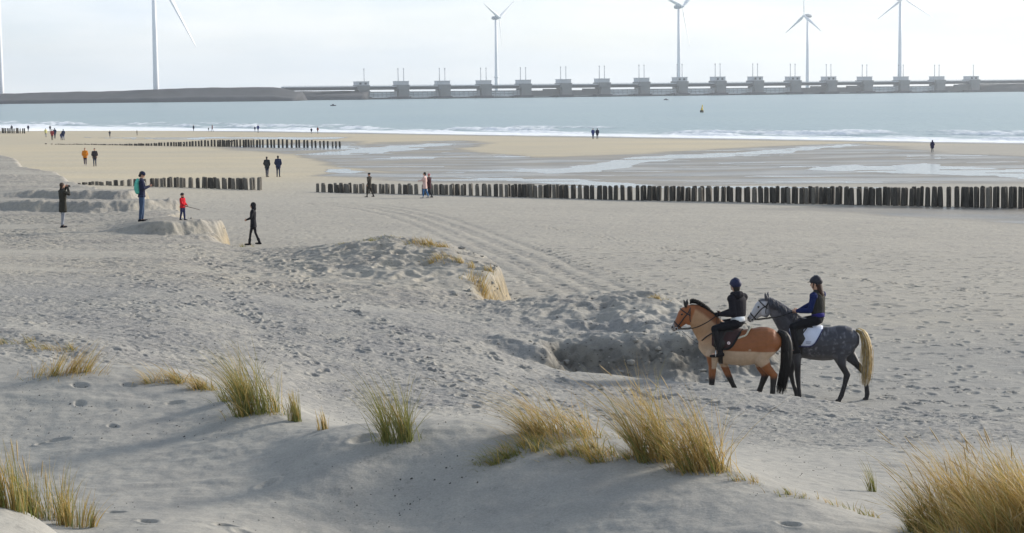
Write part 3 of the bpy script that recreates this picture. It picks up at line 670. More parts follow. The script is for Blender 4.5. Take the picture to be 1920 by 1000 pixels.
def turbine(u, v_base, v_hub, d, wid, yaw, spin, blade, label, ring=False):
    """one wind turbine standing at bearing u and distance d"""
    p = pt(u, v_base, d); zb = min(p.z, 13.0); hub = pt(u, v_hub, d).z
    e = empty('wind_turbine', (ux(u, d) if False else p.x, d, zb), 0, label, 'wind turbine', 'wind turbines behind the barrier')
    H = hub-zb; r0 = wid/2*d/FPX
    bm = bmesh.new(); loft(bm, [(0, 0, -14), (0, 0, H*.1), (0, 0, H*.5), (0, 0, H-1)], [r0*1.05, r0, r0*.82, r0*.62], n=20, cap=False)
    if ring: loft(bm, [(0, 0, 13), (0, 0, 14.2)], r0*1.5, n=20, cap=False)
    bmobj('tower', bm, M_turb, e)
    cy, sy = math.cos(yaw), math.sin(yaw)
    ax = Vector((cy, sy, 0)); lt = Vector((-sy, cy, 0)); up = Vector((0, 0, 1))
    L = blade
    bm = bmesh.new(); nl = L*.16
    loft(bm, [Vector((0, 0, H+.6))-ax*nl*.75, Vector((0, 0, H+.8)), Vector((0, 0, H+.8))+ax*nl*.6], [r0*.95, r0*1.15, r0*.9], [r0*.8, r0*.95, r0*.8], lat=lt, n=14)
    bmobj('nacelle', bm, M_pole, e)
    hc = Vector((0, 0, H+.8))+ax*(nl*.6+r0*.9)
    bm = bmesh.new(); loft(bm, [hc-ax*r0*.6, hc, hc+ax*r0*.9], [r0*.75, r0*.72, r0*.35], lat=lt, n=14); bmobj('hub', bm, M_turb, e)
    for k in range(3):
        an = spin+k*2*math.pi/3
        dr = up*math.cos(an)+lt*math.sin(an)
        tw = (dr.cross(ax)).normalized()
        bm = bmesh.new(); P = []; A = []; B = []
        for t, c in ((0, .022), (.06, .026), (.16, .046), (.3, .039), (.5, .028), (.75, .018), (.95, .009), (1, .004)):
            P.append(hc+dr*(t*L)+ax*(.035*L*t*t)); A.append(c*L*.3); B.append(c*L)
        loft(bm, P, A, B, lat=(tw*.85+ax*.5), n=10, cap=False); bmobj('blade', bm, M_turb, e)
    return e
# u, base v, hub v, distance, tower width px, yaw of the rotor axis, spin, blade length
turbine(2, 178, -70, 2010, 11, R(-60), R(190), 66, 'white wind turbine tower at the far left edge of the dike')
turbine(293, 176, -52, 2010, 10.5, R(-60), R(153), 88, 'tall white wind turbine standing on the dike, one blade pointing down right')
turbine(931, 166, 35, 2330, 6.5, R(-35), R(55), 38, 'white wind turbine whose blades spread up left, up right and straight down', True)
turbine(1273, 160, 14, 2400, 7.5, R(-50), R(48), 50, 'white wind turbine rising behind a central barrier pier, blade hanging down right')
turbine(1514, 160, 31, 2500, 6.5, R(-150), R(0), 42, 'white wind turbine with one blade straight up and two spread downward')
turbine(1687, 160, -2, 2500, 8, R(-62), R(118), 52, 'thick white wind turbine near the right end of the barrier, blades spread downward')

# buoys and a boat
def buoy(u, v, label, colr, h, nm):
    r = ray(u, v); d = -CAMZ/(r.z/r.y); x = r.x/r.y*d
    e = empty(nm, (x, d, 0), 0, label, 'buoy'); m = mat('paint_'+nm, colr, .5, .1, 1)
    bm = bmesh.new(); loft(bm, [(0, 0, -.6), (0, 0, .25*h), (0, 0, .3*h)], [.26*h, .26*h, .2*h], n=14, cap=False); bmobj('float', bm, mat('buoy_hull', (.10, .09, .06), .6), e)
    bm = bmesh.new(); loft(bm, [(0, 0, .28*h), (0.03*h, 0, .6*h), (.05*h, 0, .85*h)], [.17*h, .10*h, .05*h], n=10); bmobj('mast', bm, m, e)
    bm = bmesh.new(); loft(bm, [(.06*h, 0, .84*h), (.065*h, 0, .92*h), (.07*h, 0, 1.0*h)], [.09*h, .07*h, .03*h], n=8); bmobj('top_mark', bm, m, e)
buoy(1316, 211, 'yellow navigation buoy leaning on the open sea', (.75, .50, .02), 2.7, 'navigation_buoy')
def boat(u, v, label, L, nm):
    r = ray(u, v); d = -CAMZ/(r.z/r.y); x = r.x/r.y*d
    e = empty(nm, (x, d, 0), 0, label, 'boat')
    bm = bmesh.new()
    secs = [(-.5, .16), (-.3, .2), (0, .2), (.3, .15), (.5, .02)]
    loft(bm, [(q*L, 0, .05*L+.06*L*abs(q)) for q, _ in secs], [.11*L]*5, [b_*L for _, b_ in secs], n=12, cap=False); bmobj('hull', bm, mat('boat_hull', (.04, .045, .06), .5), e)
    bm = bmesh.new(); box(bm, -.2*L, .12*L, -.1*L, .1*L, .14*L, .32*L); bmobj('cabin', bm, mat('boat_cabin', (.10, .10, .12), .5), e, False)
boat(625, 199, 'small dark boat low in the water before the dike', 3.6, 'motor_boat')
boat(1249, 188, 'tiny dark boat in front of the barrier', 3.6, 'motor_boat')

# ================================================================== GROYNES: rows of timber piles
M_pile = mat('pile_timber', (.060, .055, .048), .95, .45, 5.0, .8, 14)
M_pilew = mat('pile_grey_timber', (.15, .138, .118), .95, .40, 6.0, .8, 14)
_rp = random.Random(5)
def pile_mesh(seed, m):
    rr = random.Random(seed); bm = bmesh.new(); n = 12; rings = []
    hz = [-.8, 0, .35, .7, .93, 1.0, 1.03]; rad = [1, 1, .98, .97, .95, .88, .55]
    ph = [rr.uniform(.86, 1.12) for _ in range(n)]
    for k, (z, q) in enumerate(zip(hz, rad)):
        rings.append([bm.verts.new((q*ph[i]*math.cos(6.2832*i/n), q*ph[i]*math.sin(6.2832*i/n), z+(.035*rr.uniform(-1, 1) if k >= 5 else 0))) for i in range(n)])
    for r0, r1 in zip(rings, rings[1:]):
        for i in range(n): bm.faces.new((r0[i], r0[(i+1) % n], r1[(i+1) % n], r1[i]))
    bm.faces.new(rings[-1]); bmesh.ops.recalc_face_normals(bm, faces=bm.faces)
    me = bpy.data.meshes.new('timber_pile'); bm.to_mesh(me); bm.free(); me.materials.append(m)
    me.polygons.foreach_set('use_smooth', [True]*len(me.polygons)); return me
PM = [pile_mesh(i, M_pile) for i in range(6)]; PW = [pile_mesh(20+i, M_pilew) for i in range(5)]
STUBS = []
def pile_row(line, tops, spacing, rad, label, group, off=(0, 0), pale=0.2, gaps=(), rel=False, stuff_until=None):
    """piles along a plan line of (u, d); tops = [(u, height of the tops above the sea)]"""
    P = [Vector((ux(u, d)+off[0], d+off[1])) for u, d in line]
    tot = [0]
    for a, b in zip(P, P[1:]): tot.append(tot[-1]+(b-a).length)
    q = spacing*.5*(off != (0, 0))
    while q < tot[-1]:
        k = max(i for i in range(len(tot)) if tot[i] <= q); k = min(k, len(P)-2)
        p = P[k].lerp(P[k+1], (q-tot[k])/(tot[k+1]-tot[k]))
        q += spacing*_rp.uniform(.72, 1.28)
        u = 960+FPX*p.x/p.y
        if any(a < u < b for a, b in gaps): continue
        g = float(GROUND(p.x, p.y)[0]); h = np.interp(u, [t[0] for t in tops], [t[1] for t in tops])+_rp.uniform(-.05, .05)-(0 if rel else g)
        if h < .06: continue
        me = _rp.choice(PW) if _rp.random() < (pale(u) if callable(pale) else pale) else _rp.choice(PM)
        small = stuff_until is not None and u < stuff_until
        o = bpy.data.objects.new('timber_pile', me)
        if small: STUBS.append(o)
        else: COL.objects.link(o)
        r = rad*_rp.uniform(.85, 1.15)*(1+.12*(1-float(pale(u))) if callable(pale) else 1)
        o.location = (p.x, p.y, g); o.scale = (r, r, h)
        o.rotation_euler = (_rp.gauss(0, .018), _rp.gauss(0, .022), _rp.uniform(0, 6.28))
        if not small: tag(o, label, 'pile', group)
PL = lambda u: .85-.75*float(sstep(700, 1300, np.float64(u)))
main = [(597, 140), (900, 136), (1200, 130.5), (1500, 126), (1700, 123), (1935, 120.2)]
def topz(pairs): return [(u, CAMZ-(v-horizon(u))*d/FPX) for u, v, d in pairs]
mt = topz([(597, 345, 140), (800, 346, 138), (1000, 347.5, 134), (1150, 350, 131), (1300, 351.5, 129), (1500, 352.5, 126), (1700, 353, 123), (1920, 353.5, 120), (2000, 354, 119.5)])
pile_row(main, mt, .48, .136, 'dark timber pile in the long groyne behind the horse riders', 'piles of the long groyne, front row', pale=PL)
pile_row(main, mt, .48, .136, 'dark timber pile in the back row of the long groyne', 'piles of the long groyne, back row', off=(.1, .75), pale=PL)
lt = [(150, 151.5), (330, 147), (497, 143)]
ltop = [(150, .12), (250, .5), (330, .72), (497, .88)]
pile_row(lt, ltop, .66, .15, 'weathered grey timber pile half buried in sand behind the family', 'piles of the short buried groyne, front row', pale=.7, rel=True)
pile_row(lt, ltop, .66, .15, 'weathered grey timber pile in the back row of the buried groyne', 'piles of the short buried groyne, back row', off=(.1, .8), pale=.7, rel=True)
ft = [(90, 318), (300, 300), (480, 288), (645, 285)]
pile_row(ft, [(90, .08), (220, .16), (300, .45), (400, .95), (530, 1.1), (645, .75)], .60, .16, 'small dark timber pile in the far groyne near the water', 'piles of the far groyne', pale=.05, rel=True, stuff_until=400)
pile_row([(-6, 415), (54, 410)], topz([(-60, 240, 420), (54, 241, 410)]), .62, .15, 'tall thin timber pile of the groyne at the far left edge', 'piles of the farthest groyne', pale=.1)
bm = bmesh.new()
for o in STUBS:
    t_ = o.data.copy(); sx, sy, sz = o.scale; t_.transform(Matrix.Translation(o.location) @ o.rotation_euler.to_matrix().to_4x4() @ Matrix.Diagonal((sx, sy, sz, 1))); bm.from_mesh(t_); bpy.data.meshes.remove(t_); bpy.data.objects.remove(o)
tag(bmobj('pile_stubs', bm, M_pile), 'low line of buried pile stubs at the landward end of the far groyne', kind='stuff')
print('PILES', len([o for o in COL.objects if o.name.startswith('timber_pile')]))
# ================================================================== PEOPLE
def skin_mat(): return mat('skin', (.50, .29, .20), .55, .08, 20)
def fabric(name, col, rough=.9): return mat('fabric_'+name, col, rough, .18, 9, .5, 26, spec=.15)
def V3(*a): return Vector(a)
def hand_shapes(bm, wrist, d, palm_n, s, curl=.35, side=1):
    """palm with four fingers of different lengths and a thumb; d = direction of the hand, palm_n = way the palm faces"""
    d = d.normalized(); pn = (palm_n-d*palm_n.dot(d)).normalized(); ac = d.cross(pn)*side
    loft(bm, [wrist-d*.02*s, wrist+d*.045*s, wrist+d*.088*s], [.019*s, .017*s, .014*s], [.028*s, .040*s, .041*s], lat=ac, n=10)
    for k, (o, ln) in enumerate(((-.031, .064), (-.0105, .074), (.0105, .068), (.031, .052))):
        b = wrist+d*.088*s+ac*(o*s); p = [b]; dd = d.copy()
        for seg in (.45, .32, .23):
            an = curl*(1.0+.12*k); dd = (dd*math.cos(an)+pn*math.sin(an)).normalized(); p.append(p[-1]+dd*(ln*seg*1.05*s))
        loft(bm, p, [.0092*s, .0086*s, .0078*s, .0065*s], lat=ac, n=8)
    tb = wrist+d*.03*s-ac*.036*s; td = (d*.6-ac*.55+pn*.45).normalized()
    loft(bm, [tb, tb+td*.035*s, tb+td*.035*s+(td*.7+d*.5+pn*.3).normalized()*.03*s], [.013*s, .0105*s, .0078*s], lat=pn, n=8)
def head_shapes(bm, hc, fwd, upv, s):
    """skull, face with brow, nose, mouth, chin and ears"""
    fwd = fwd.normalized(); upv = (upv-fwd*upv.dot(fwd)).normalized(); lt = upv.cross(fwd)
    P = lambda f, l, u: hc+fwd*(f*s)+lt*(l*s)+upv*(u*s)
    rot = Matrix((fwd, lt, upv)).transposed()
    ball(bm, P(-.012, 0, .028), .098*s, .077*s, .092*s, rot=rot)
    loft(bm, [P(.012, 0, .02), P(.020, 0, -.045), P(.030, 0, -.088), P(.036, 0, -.108)], [.078*s, .068*s, .05*s, .026*s], [.066*s, .060*s, .045*s, .024*s], lat=lt, n=14)
    loft(bm, [P(.080, 0, .016), P(.098, 0, -.018), P(.106, 0, -.034)], [.008*s, .011*s, .012*s], [.008*s, .011*s, .015*s], lat=lt, n=8)
    loft(bm, [P(.076, -.024, -.062), P(.083, 0, -.062), P(.076, .024, -.062)], [.008*s, .011*s, .008*s], lat=upv, n=8)
    loft(bm, [P(.074, -.045, .030), P(.088, 0, .034), P(.074, .045, .030)], [.010*s, .011*s, .010*s], lat=upv, n=8)
    for q in (-1, 1): ball(bm, P(-.010, q*.078, -.008), .020*s, .008*s, .030*s, 10, 7, rot)
def eyes(hc, fwd, upv, s, parent):
    fwd = fwd.normalized(); upv = (upv-fwd*upv.dot(fwd)).normalized(); lt = upv.cross(fwd)
    for q in (-1, 1):
        bm = bmesh.new(); ball(bm, hc+fwd*(.076*s)+lt*(q*.032*s)+upv*(.008*s), .011*s, .011*s, .010*s, 8, 6); bmobj('eye', bm, mat('eye_dark', (.02, .015, .012), .2), parent)

def figure(label, loc, yaw, j, cl, s=1.0, vox=.014, group=None):
    """a clothed figure from joints j (local metres, facing +x, left +y) and clothing cl"""
    e = empty('person', loc, yaw, label, 'person', group)
    hip, kn, an, toe = j['hip'], j['knee'], j['ankle'], j['toe']
    sh, el, wr = j['shoulder'], j['elbow'], j['wrist']; sp = j['spine']; hc = j['head']; hf = j['hfwd']; hu = j['hup']
    near = vox < .013
    # ---- body: one continuous skin
    bm = bmesh.new()
    tl_ = j.get('lat', (0, 1, 0)); loft(bm, sp, [q*s*.82 for q in j['sp_a']], [q*s*.82 for q in j['sp_b']], lat=tl_, n=16)
    nb = sp[-1]; loft(bm, [nb-V3(0, 0, .03*s), nb.lerp(hc, .5), hc-hu*.02*s], [.058*s, .052*s, .055*s], n=12)
    head_shapes(bm, hc, hf, hu, s*cl.get('hs', 1))
    for q in (0, 1):
        loft(bm, [hip[q], hip[q].lerp(kn[q], .5), kn[q]], [.072*s, .064*s, .048*s], n=12)
        loft(bm, [kn[q], kn[q].lerp(an[q], .35), an[q]], [.048*s, .046*s, .032*s], n=12)
        loft(bm, [an[q], an[q].lerp(toe[q], .5)-V3(0, 0, .02*s), toe[q]], [.032*s, .032*s, .022*s], n=10)
        loft(bm, [sh[q], el[q]], [.044*s, .036*s], n=10); loft(bm, [el[q], wr[q]], [.036*s, .025*s], n=10)
        hd_ = j.get('hand', [wr[0]-el[0], wr[1]-el[1]])[q]
        hand_shapes(bm, wr[q], hd_, j.get('palm', [V3(0, -1, 0), V3(0, 1, 0)])[q], s, j.get('curl', .3), 1 if q == 0 else -1)
    fuse('body', bm, .0065 if near else vox, 2 if near else 1, .4, skin_mat(), e)
    if near and j.get('eyes', True): eyes(hc, hf, hu, s, e)
    # ---- trousers
    bm = bmesh.new(); w_ = cl.get('leg', 1.0)
    loft(bm, [sp[0]-V3(0, 0, .02*s), sp[0]+V3(0, 0, .10*s)], [.105*s, .11*s], [.155*s, .15*s], n=16)
    for q in (0, 1):
        loft(bm, [hip[q], hip[q].lerp(kn[q], .45), kn[q]], [.096*s*w_**.5, .086*s*w_, .062*s*w_], n=14)
        loft(bm, [kn[q], kn[q].lerp(an[q], .35), an[q].lerp(kn[q], .03)], [.062*s*w_, .060*s*w_, .046*s*w_], n=14)
    fuse('trousers', bm, vox, 3, .5, fabric(*cl['trousers']), e)
    # ---- shoes or boots
    for q in (0, 1):
        bm = bmesh.new(); d = (toe[q]-an[q]); d.z = 0; d = d.normalized() if d.length > 1e-4 else V3(1, 0, 0)
        an0 = an[q]; so = an0+V3(0, 0, -.045*s) if not j.get('ride') else an0+(toe[q]-an0)*.08-V3(0, 0, .03*s)
        fw = (toe[q]-an0).normalized() if j.get('ride') else d
        latd = fw.cross(V3(0, 0, 1)).normalized()
        loft(bm, [so-fw*.055*s, so+fw*.03*s, so+fw*.12*s, so+fw*.185*s], [.042*s, .046*s, .036*s, .026*s], [.036*s, .040*s, .044*s, .034*s], lat=latd, n=12)
        bh = cl.get('boot', .06)
        tp = an0.lerp(kn[q], bh/.42); loft(bm, [an0-V3(0, 0, .02*s), tp], [.046*s*(1 if bh < .15 else 1.06), .05*s*(1 if bh < .15 else 1.30)], n=12)
        fuse('shoe' if bh < .2 else 'boot', bm, vox, 2, .5, fabric(*cl['shoes']), e)
    # ---- coat with sleeves
    bm = bmesh.new(); hem = cl.get('hem', .80)*s; fat = cl.get('fat', 1.0)
    A = [q*s*1.10*fat for q in j['sp_a']]; B = [q*s*1.10*fat for q in j['sp_b']]
    P = list(sp)
    if not j.get('ride'):
        P = [V3(sp[0].x, sp[0].y, hem+j['dz'])] + P; A = [A[0]*1.12] + A; B = [B[0]*1.10] + B
    else:
        P = P[1:]; A = A[1:]; B = B[1:]
    loft(bm, P, A, B, lat=tl_, n=18, roundness=.25)
    sl = bm if not cl.get('vest') else bmesh.new()
    for q in (0, 1):
        ball(sl, sh[q], .082*s*fat**.5, .080*s*fat**.5, .078*s*fat**.5)
        loft(sl, [sh[q].lerp(sp[-2], .2), sh[q], sh[q].lerp(el[q], .55), el[q]], [.062*s*fat, .07*s*fat, .060*s*fat, .054*s*fat], n=12)
        loft(sl, [el[q], el[q].lerp(wr[q], .5), el[q].lerp(wr[q], .97)], [.054*s*fat, .050*s*fat, .040*s*fat], n=12)
    loft(bm, [sp[-1]-V3(0, 0, .03*s), sp[-1]+V3(0, 0, .035*s)], [.080*s, .068*s], n=14, roundness=.3)
    for q in (0, 1): loft(bm, [sp[-1]-V3(0, 0, .02*s), sh[q].lerp(sp[-1], .35)-V3(0, 0, .01*s), sh[q]], [.07*s, .075*s, .078*s], n=12)
    if cl.get('gloves'):
        g_ = bmesh.new()
        for q in (0, 1): hand_shapes(g_, wr[q], j.get('hand', [wr[0]-el[0], wr[1]-el[1]])[q], j.get('palm', [V3(0, -1, 0), V3(0, 1, 0)])[q], s*1.12, j.get('curl', .3), 1 if q == 0 else -1)
        fuse('gloves', g_, .008, 1, .4, fabric(*cl['gloves']), e)
    coat = fuse('vest' if cl.get('vest') else 'jacket' if cl.get('hem', .8) > .7 else 'coat', bm, vox, 3, .5, fabric(*(cl['vest'] if cl.get('vest') else cl['coat'])), e)
    if cl.get('vest'): fuse('jacket_sleeves', sl, vox, 3, .5, fabric(*cl['coat']), e)
    # ---- hair / hat / hood / helmet
    fw = hf.normalized(); up = (hu-fw*hu.dot(fw)).normalized(); lt = up.cross(fw); rot = Matrix((fw, lt, up)).transposed()
    s0 = s; s = s*cl.get('hs', 1)
    P = lambda f, l, u: hc+fw*(f*s)+lt*(l*s)+up*(u*s)
    for kind, col in cl.get('head', ()):
        bm = bmesh.new()
        if kind == 'hood':
            ball(bm, P(-.030, 0, .022), .118*s, .106*s, .125*s, rot=rot); loft(bm, [P(-.04, 0, -.04), P(-.05, 0, -.14)], [.10*s, .10*s], [.098*s, .12*s], lat=lt)
            fuse('hood', bm, vox, 2, .5, fabric(*col), e)
        elif kind == 'hair':
            ball(bm, P(-.026, 0, .040), .103*s, .089*s, .098*s, rot=rot); loft(bm, [P(-.05, 0, .02), P(-.06, 0, -.07)], [.065*s, .052*s], [.082*s, .065*s], lat=lt)
            fuse('hair', bm, vox, 2, .5, mat('hair_'+col[0], col[1], .6, .3, 30, .6, 90), e)
        elif kind == 'long_hair':
            ball(bm, P(-.026, 0, .036), .103*s, .090*s, .096*s, rot=rot)
            loft(bm, [P(-.06, 0, .02), P(-.085, 0, -.09), P(-.125, 0, -.20), P(-.135, 0, -.29)], [.06*s, .055*s, .045*s, .02*s], [.080*s, .075*s, .065*s, .03*s], lat=lt)
            fuse('hair', bm, vox, 2, .5, mat('hair_'+col[0], col[1], .6, .3, 30, .6, 90), e)
        elif kind == 'hat':
            ball(bm, P(-.012, 0, .058), .108*s, .094*s, .085*s, rot=rot); loft(bm, [P(-.012, 0, .03), P(-.012, 0, .052)], [.108*s]*2, [.096*s]*2, lat=lt, roundness=.2)
            fuse('hat', bm, vox, 1, .5, fabric(*col), e)
        elif kind == 'helmet':
            ball(bm, P(-.008, 0, .050), .128*s, .110*s, .108*s, 20, 14, rot)
            for v in list(bm.verts):
                q = (v.co-hc).dot(up); f_ = (v.co-hc).dot(fw)
                lim = (.018 - (.045*s if f_ < -.02*s else 0)/s)*s
                if q < lim: v.co += up*(lim-q)
            loft(bm, [P(.10, 0, .040), P(.150, 0, .026)], [.010*s, .006*s], [.085*s, .055*s], lat=lt, roundness=.4)
            h = bmobj('helmet', bm, mat('helmet_'+col[0], col[1], .6, .05, 3, spec=.25), e)
            bm = bmesh.new(); loft(bm, [P(-.055, 0, .154), P(-.02, 0, .163), P(.035, 0, .158)], .008*s, .022*s, lat=lt, n=8); bmobj('vent', bm, mat('helmet_trim', (.10, .11, .13), .4), h)
            bm = bmesh.new(); loft(bm, [P(.02, .084, .01), P(.035, .070, -.06), P(.045, 0, -.112), P(.035, -.070, -.06), P(.02, -.084, .01)], .006*s, .010*s, lat=fw, n=6); bmobj('chin_strap', bm, mat('strap', (.02, .02, .02), .6), h)
        elif kind == 'hood_down':
            loft(bm, [P(-.05, -.10, -.145), P(-.125, -.05, -.150), P(-.14, 0, -.155), P(-.125, .05, -.150), P(-.05, .10, -.145)], [.040*s, .062*s, .07*s, .062*s, .040*s], [.050*s, .07*s, .078*s, .07*s, .050*s], lat=up, n=12)
            fuse('hood', bm, vox, 3, .5, fabric(*col), e)
    s = s0
    for kind, col in cl.get('extra', ()):
        bm = bmesh.new()
        if kind == 'backpack':
            c = sp[2]+V3(-.155*s, 0, .05*s)
            loft(bm, [c-V3(.0, 0, .23*s), c-V3(.02*s, 0, .10*s), c+V3(-.01*s, 0, .1*s), c+V3(.02*s, 0, .22*s)], [.085*s, .105*s, .09*s, .06*s], [.15*s, .17*s, .16*s, .11*s], n=16)
            bp = fuse('backpack', bm, vox, 2, .5, fabric(*col), e)
            for q in (-1, 1):
                bm = bmesh.new(); loft(bm, [c+V3(.06*s, q*.09*s, .2*s), sp[-2]+V3(-.02*s, q*.11*s, .115*s), sp[-2]+V3(.105*s, q*.105*s, .02*s), sp[2]+V3(.135*s, q*.11*s, .03*s), sp[2]+V3(.07*s, q*.155*s, -.10*s)], .012*s, .024*s, n=8); bmobj('shoulder_strap', bm, fabric('pale_strap', (.55, .55, .5)), bp)
        elif kind == 'scarf':
            loft(bm, [sp[-1]+V3(.0, -.08*s, .02*s), sp[-1]+V3(.085*s, -.03*s, .015*s), sp[-1]+V3(.085*s, .03*s, .015*s), sp[-1]+V3(0, .08*s, .02*s), sp[-1]+V3(-.07*s, 0, .03*s)], .035*s, .05*s, lat=(0, 0, 1), n=8)
            bmobj('scarf', bm, fabric(*col), e)
    return e

def standing(H, step=(0, 0), knee=(.08, .08), arms='down', lean=0.0, look=0.0, nod=0.0, spread=.085):
    """joints of a standing or walking figure of height H; step = forward angle of each thigh (degrees)"""
    s = H/1.75; j = {}
    hipz = .91*s; hip = [V3(0, spread*s, hipz), V3(0, -spread*s, hipz)]; kn = []; an = []; toe = []
    for q in (0, 1):
        th = R(step[q]); kb = knee[q]
        k = hip[q]+V3(math.sin(th), 0, -math.cos(th))*.425*s
        a = k+V3(math.sin(th-kb), 0, -math.cos(th-kb))*.415*s
        kn.append(k); an.append(a); toe.append(a+V3(.15*s, (.02 if q == 0 else -.02)*s, -.045*s))
    dz = .085*s-min(a.z for a in an)
    sp = [V3(0, 0, .93), V3(.005, 0, 1.05), V3(.01, 0, 1.20), V3(0, 0, 1.36), V3(-.01, 0, 1.475)]
    def le(p): return V3(p.x*math.cos(lean)+(p.z-.93)*math.sin(lean), p.y, .93+(p.z-.93)*math.cos(lean)-p.x*math.sin(lean))*s
    j['spine'] = [le(p) for p in sp]; j['sp_a'] = [.115, .105, .12, .115, .065]; j['sp_b'] = [.165, .15, .175, .19, .085]
    j['shoulder'] = [le(V3(0, .185, 1.405)), le(V3(0, -.185, 1.405))]
    j['head'] = le(V3(.015, 0, 1.625))
    j['hfwd'] = V3(math.cos(look)*math.cos(nod), math.sin(look)*math.cos(nod), -math.sin(nod)); j['hup'] = V3(math.sin(nod)*math.cos(look), math.sin(nod)*math.sin(look), math.cos(nod))
    A = {'down': (((.02, .235, 1.13), (.07, .235, .89)),)*2, 'swing': (((-.08, .23, 1.14), (.02, .23, .92)), ((.08, .23, 1.14), (.22, .21, .96))),
         'pockets': (((-.05, .27, 1.13), (.09, .20, .97)),)*2, 'phone': (((.06, .24, 1.15), (.27, .06, 1.24)),)*2,
         'camera': (((.16, .26, 1.30), (.20, .06, 1.585)),)*2, 'clasp': (((.06, .24, 1.13), (.26, .05, 1.05)),)*2,
         'hold': (((.02, .235, 1.13), (.20, .2, 1.0)), ((.08, .24, 1.14), (.27, .16, .98))), 'point': (((.10, .23, 1.22), (.34, .16, 1.18)), ((-.04, .23, 1.14), (.05, .22, .92)))}[arms]
    el = []; wr = []
    for q in (0, 1):
        g = 1 if q == 0 else -1; a_, b_ = A[q]
        el.append(le(V3(a_[0], a_[1]*g, a_[2]))); wr.append(le(V3(b_[0], b_[1]*g, b_[2])))
    j['elbow'] = el; j['wrist'] = wr; j['hip'] = hip; j['knee'] = kn; j['ankle'] = an; j['toe'] = toe
    for key in ('spine', 'shoulder', 'elbow', 'wrist', 'hip', 'knee', 'ankle', 'toe'): j[key] = [p+V3(0, 0, dz) for p in j[key]]
    j['head'] = j['head']+V3(0, 0, dz); j['dz'] = dz
    if arms == 'camera': j['curl'] = .6
    return j, s
NAVY = ('navy', (.018, .022, .050)); BLACK = ('black', (.014, .014, .018)); JEANS = ('denim', (.045, .075, .135)); DKJEANS = ('dark_denim', (.025, .035, .07))
OLIVE = ('dark_olive', (.035, .033, .026)); GREY = ('grey', (.25, .26, .29)); BROWNH = ('brown', (.05, .028, .016)); DARKH = ('dark', (.015, .012, .010))
def person(u, v, hpx, label, yaw, cl, arms='down', step=(0, 0), knee=(.08, .08), vox=.02, d=None, H=None, group=None, **kw):
    if d: p = pt(u, v, d); p = Vector((p.x, d, float(GROUND(p.x, d)[0])))
    else: p = hit(u, v)
    H = H or hpx*p.y/FPX
    H = max(.95, min(1.95, H))
    j, s = standing(H, step, knee, arms, **kw)
    return figure(label, (p.x, p.y, p.z-.015), yaw, j, cl, s, vox, group), p, s
# yaw: 0 = facing right in the picture, 90 = away from the camera, 180 = left, -90 = towards the camera
e, p, s = person(119, 427, 84, 'person in a long dark olive coat and grey trousers lifting a camera to the face', R(38), dict(coat=OLIVE, hem=.62, fat=1.06, trousers=GREY, shoes=BLACK, boot=.14, head=[('hair', BROWNH)], extra=[('scarf', ('dark_scarf', (.03, .025, .02)))]), 'camera', (3, -4), vox=.0125)
bm = bmesh.new(); q = V3(.235*s, 0, 1.63*s); box(bm, q.x-.02, q.x+.03, -.065, .065, q.z-.045, q.z+.035); loft(bm, [q+V3(.03, 0, -.005), q+V3(.085, 0, -.005)], .03, n=12)
cm = bmobj('camera_body', bm, mat('camera_plastic', (.02, .02, .02), .4), None, False); cm.location = e.location; cm.rotation_euler = e.rotation_euler
tag(cm, 'small black camera held up to the face of the person in the olive coat', 'camera'); cm.name = 'photo_camera'
e, p, s = person(267, 415, 93, 'person in navy jacket and jeans with a mint green backpack looking down at a phone', R(12), dict(coat=NAVY, trousers=JEANS, leg=1.15, shoes=BLACK, hem=.86, head=[('hair', DARKH), ('hat', NAVY)], extra=[('backpack', ('mint', (.10, .42, .33)))]), 'phone', (2, -3), vox=.0125, nod=.55, lean=.03)
bm = bmesh.new(); box(bm, .30*s, .31*s, -.04, .04, 1.26*s, 1.40*s); ph = bmobj('mobile_phone', bm, mat('phone_case', (.35, .22, .18), .4), None, False); ph.location = e.location; ph.rotation_euler = e.rotation_euler
tag(ph, 'phone in the hands of the person with the mint backpack', 'phone')
e, p, s = person(343, 413, 50, 'small child in a bright red jacket and dark blue trousers standing on the sand ledge', R(-25), dict(hs=1.3, coat=('red', (.50, .012, .022)), hem=.84, fat=1.25, trousers=('dark_blue', (.03, .035, .09)), leg=1.2, shoes=BLACK, head=[('hat', ('dark_hat', (.035, .035, .035)))], extra=[('scarf', ('dark_scarf', (.03, .025, .02)))]), 'hold', (8, -8), vox=.0125)
h = e.matrix_basis @ V3(.27*s, -.16*s, .98*s)
bm = bmesh.new(); loft(bm, [(0, 0, 0), (.16, -.02, -.05), (.62, -.08, -.17)], [.014, .013, .008], n=8); st = bmobj('stick', bm, mat('driftwood', (.16, .13, .11), .9, .3, 20)); st.location = h+V3(-.06, 0, .02)
tag(st, 'thin driftwood stick held out by the child in red', 'stick')
person(476, 459, 80, 'person in black hooded coat and black leggings walking along the foot of the sand bank', R(178), dict(coat=BLACK, hem=.74, fat=.98, trousers=BLACK, leg=.82, shoes=BLACK, boot=.16, head=[('hood', BLACK)]), 'clasp', (15, -9), (.12, .25), vox=.0125)
person(501, 332, 38, 'person in dark green brown jacket walking away beside a companion in navy', R(80), dict(coat=('dark_moss', (.032, .034, .036)), hem=.76, fat=1.1, trousers=DKJEANS, shoes=BLACK, head=[('hair', DARKH)]), 'pockets', (5, -5), vox=.018)
person(522, 332, 40, 'taller person in a navy jacket walking away from the camera, right of the pair', R(86), dict(coat=('deep_navy', (.016, .024, .065)), hem=.78, fat=1.1, trousers=DKJEANS, shoes=BLACK, head=[('hair', DARKH)]), 'pockets', (-6, 7), vox=.018)
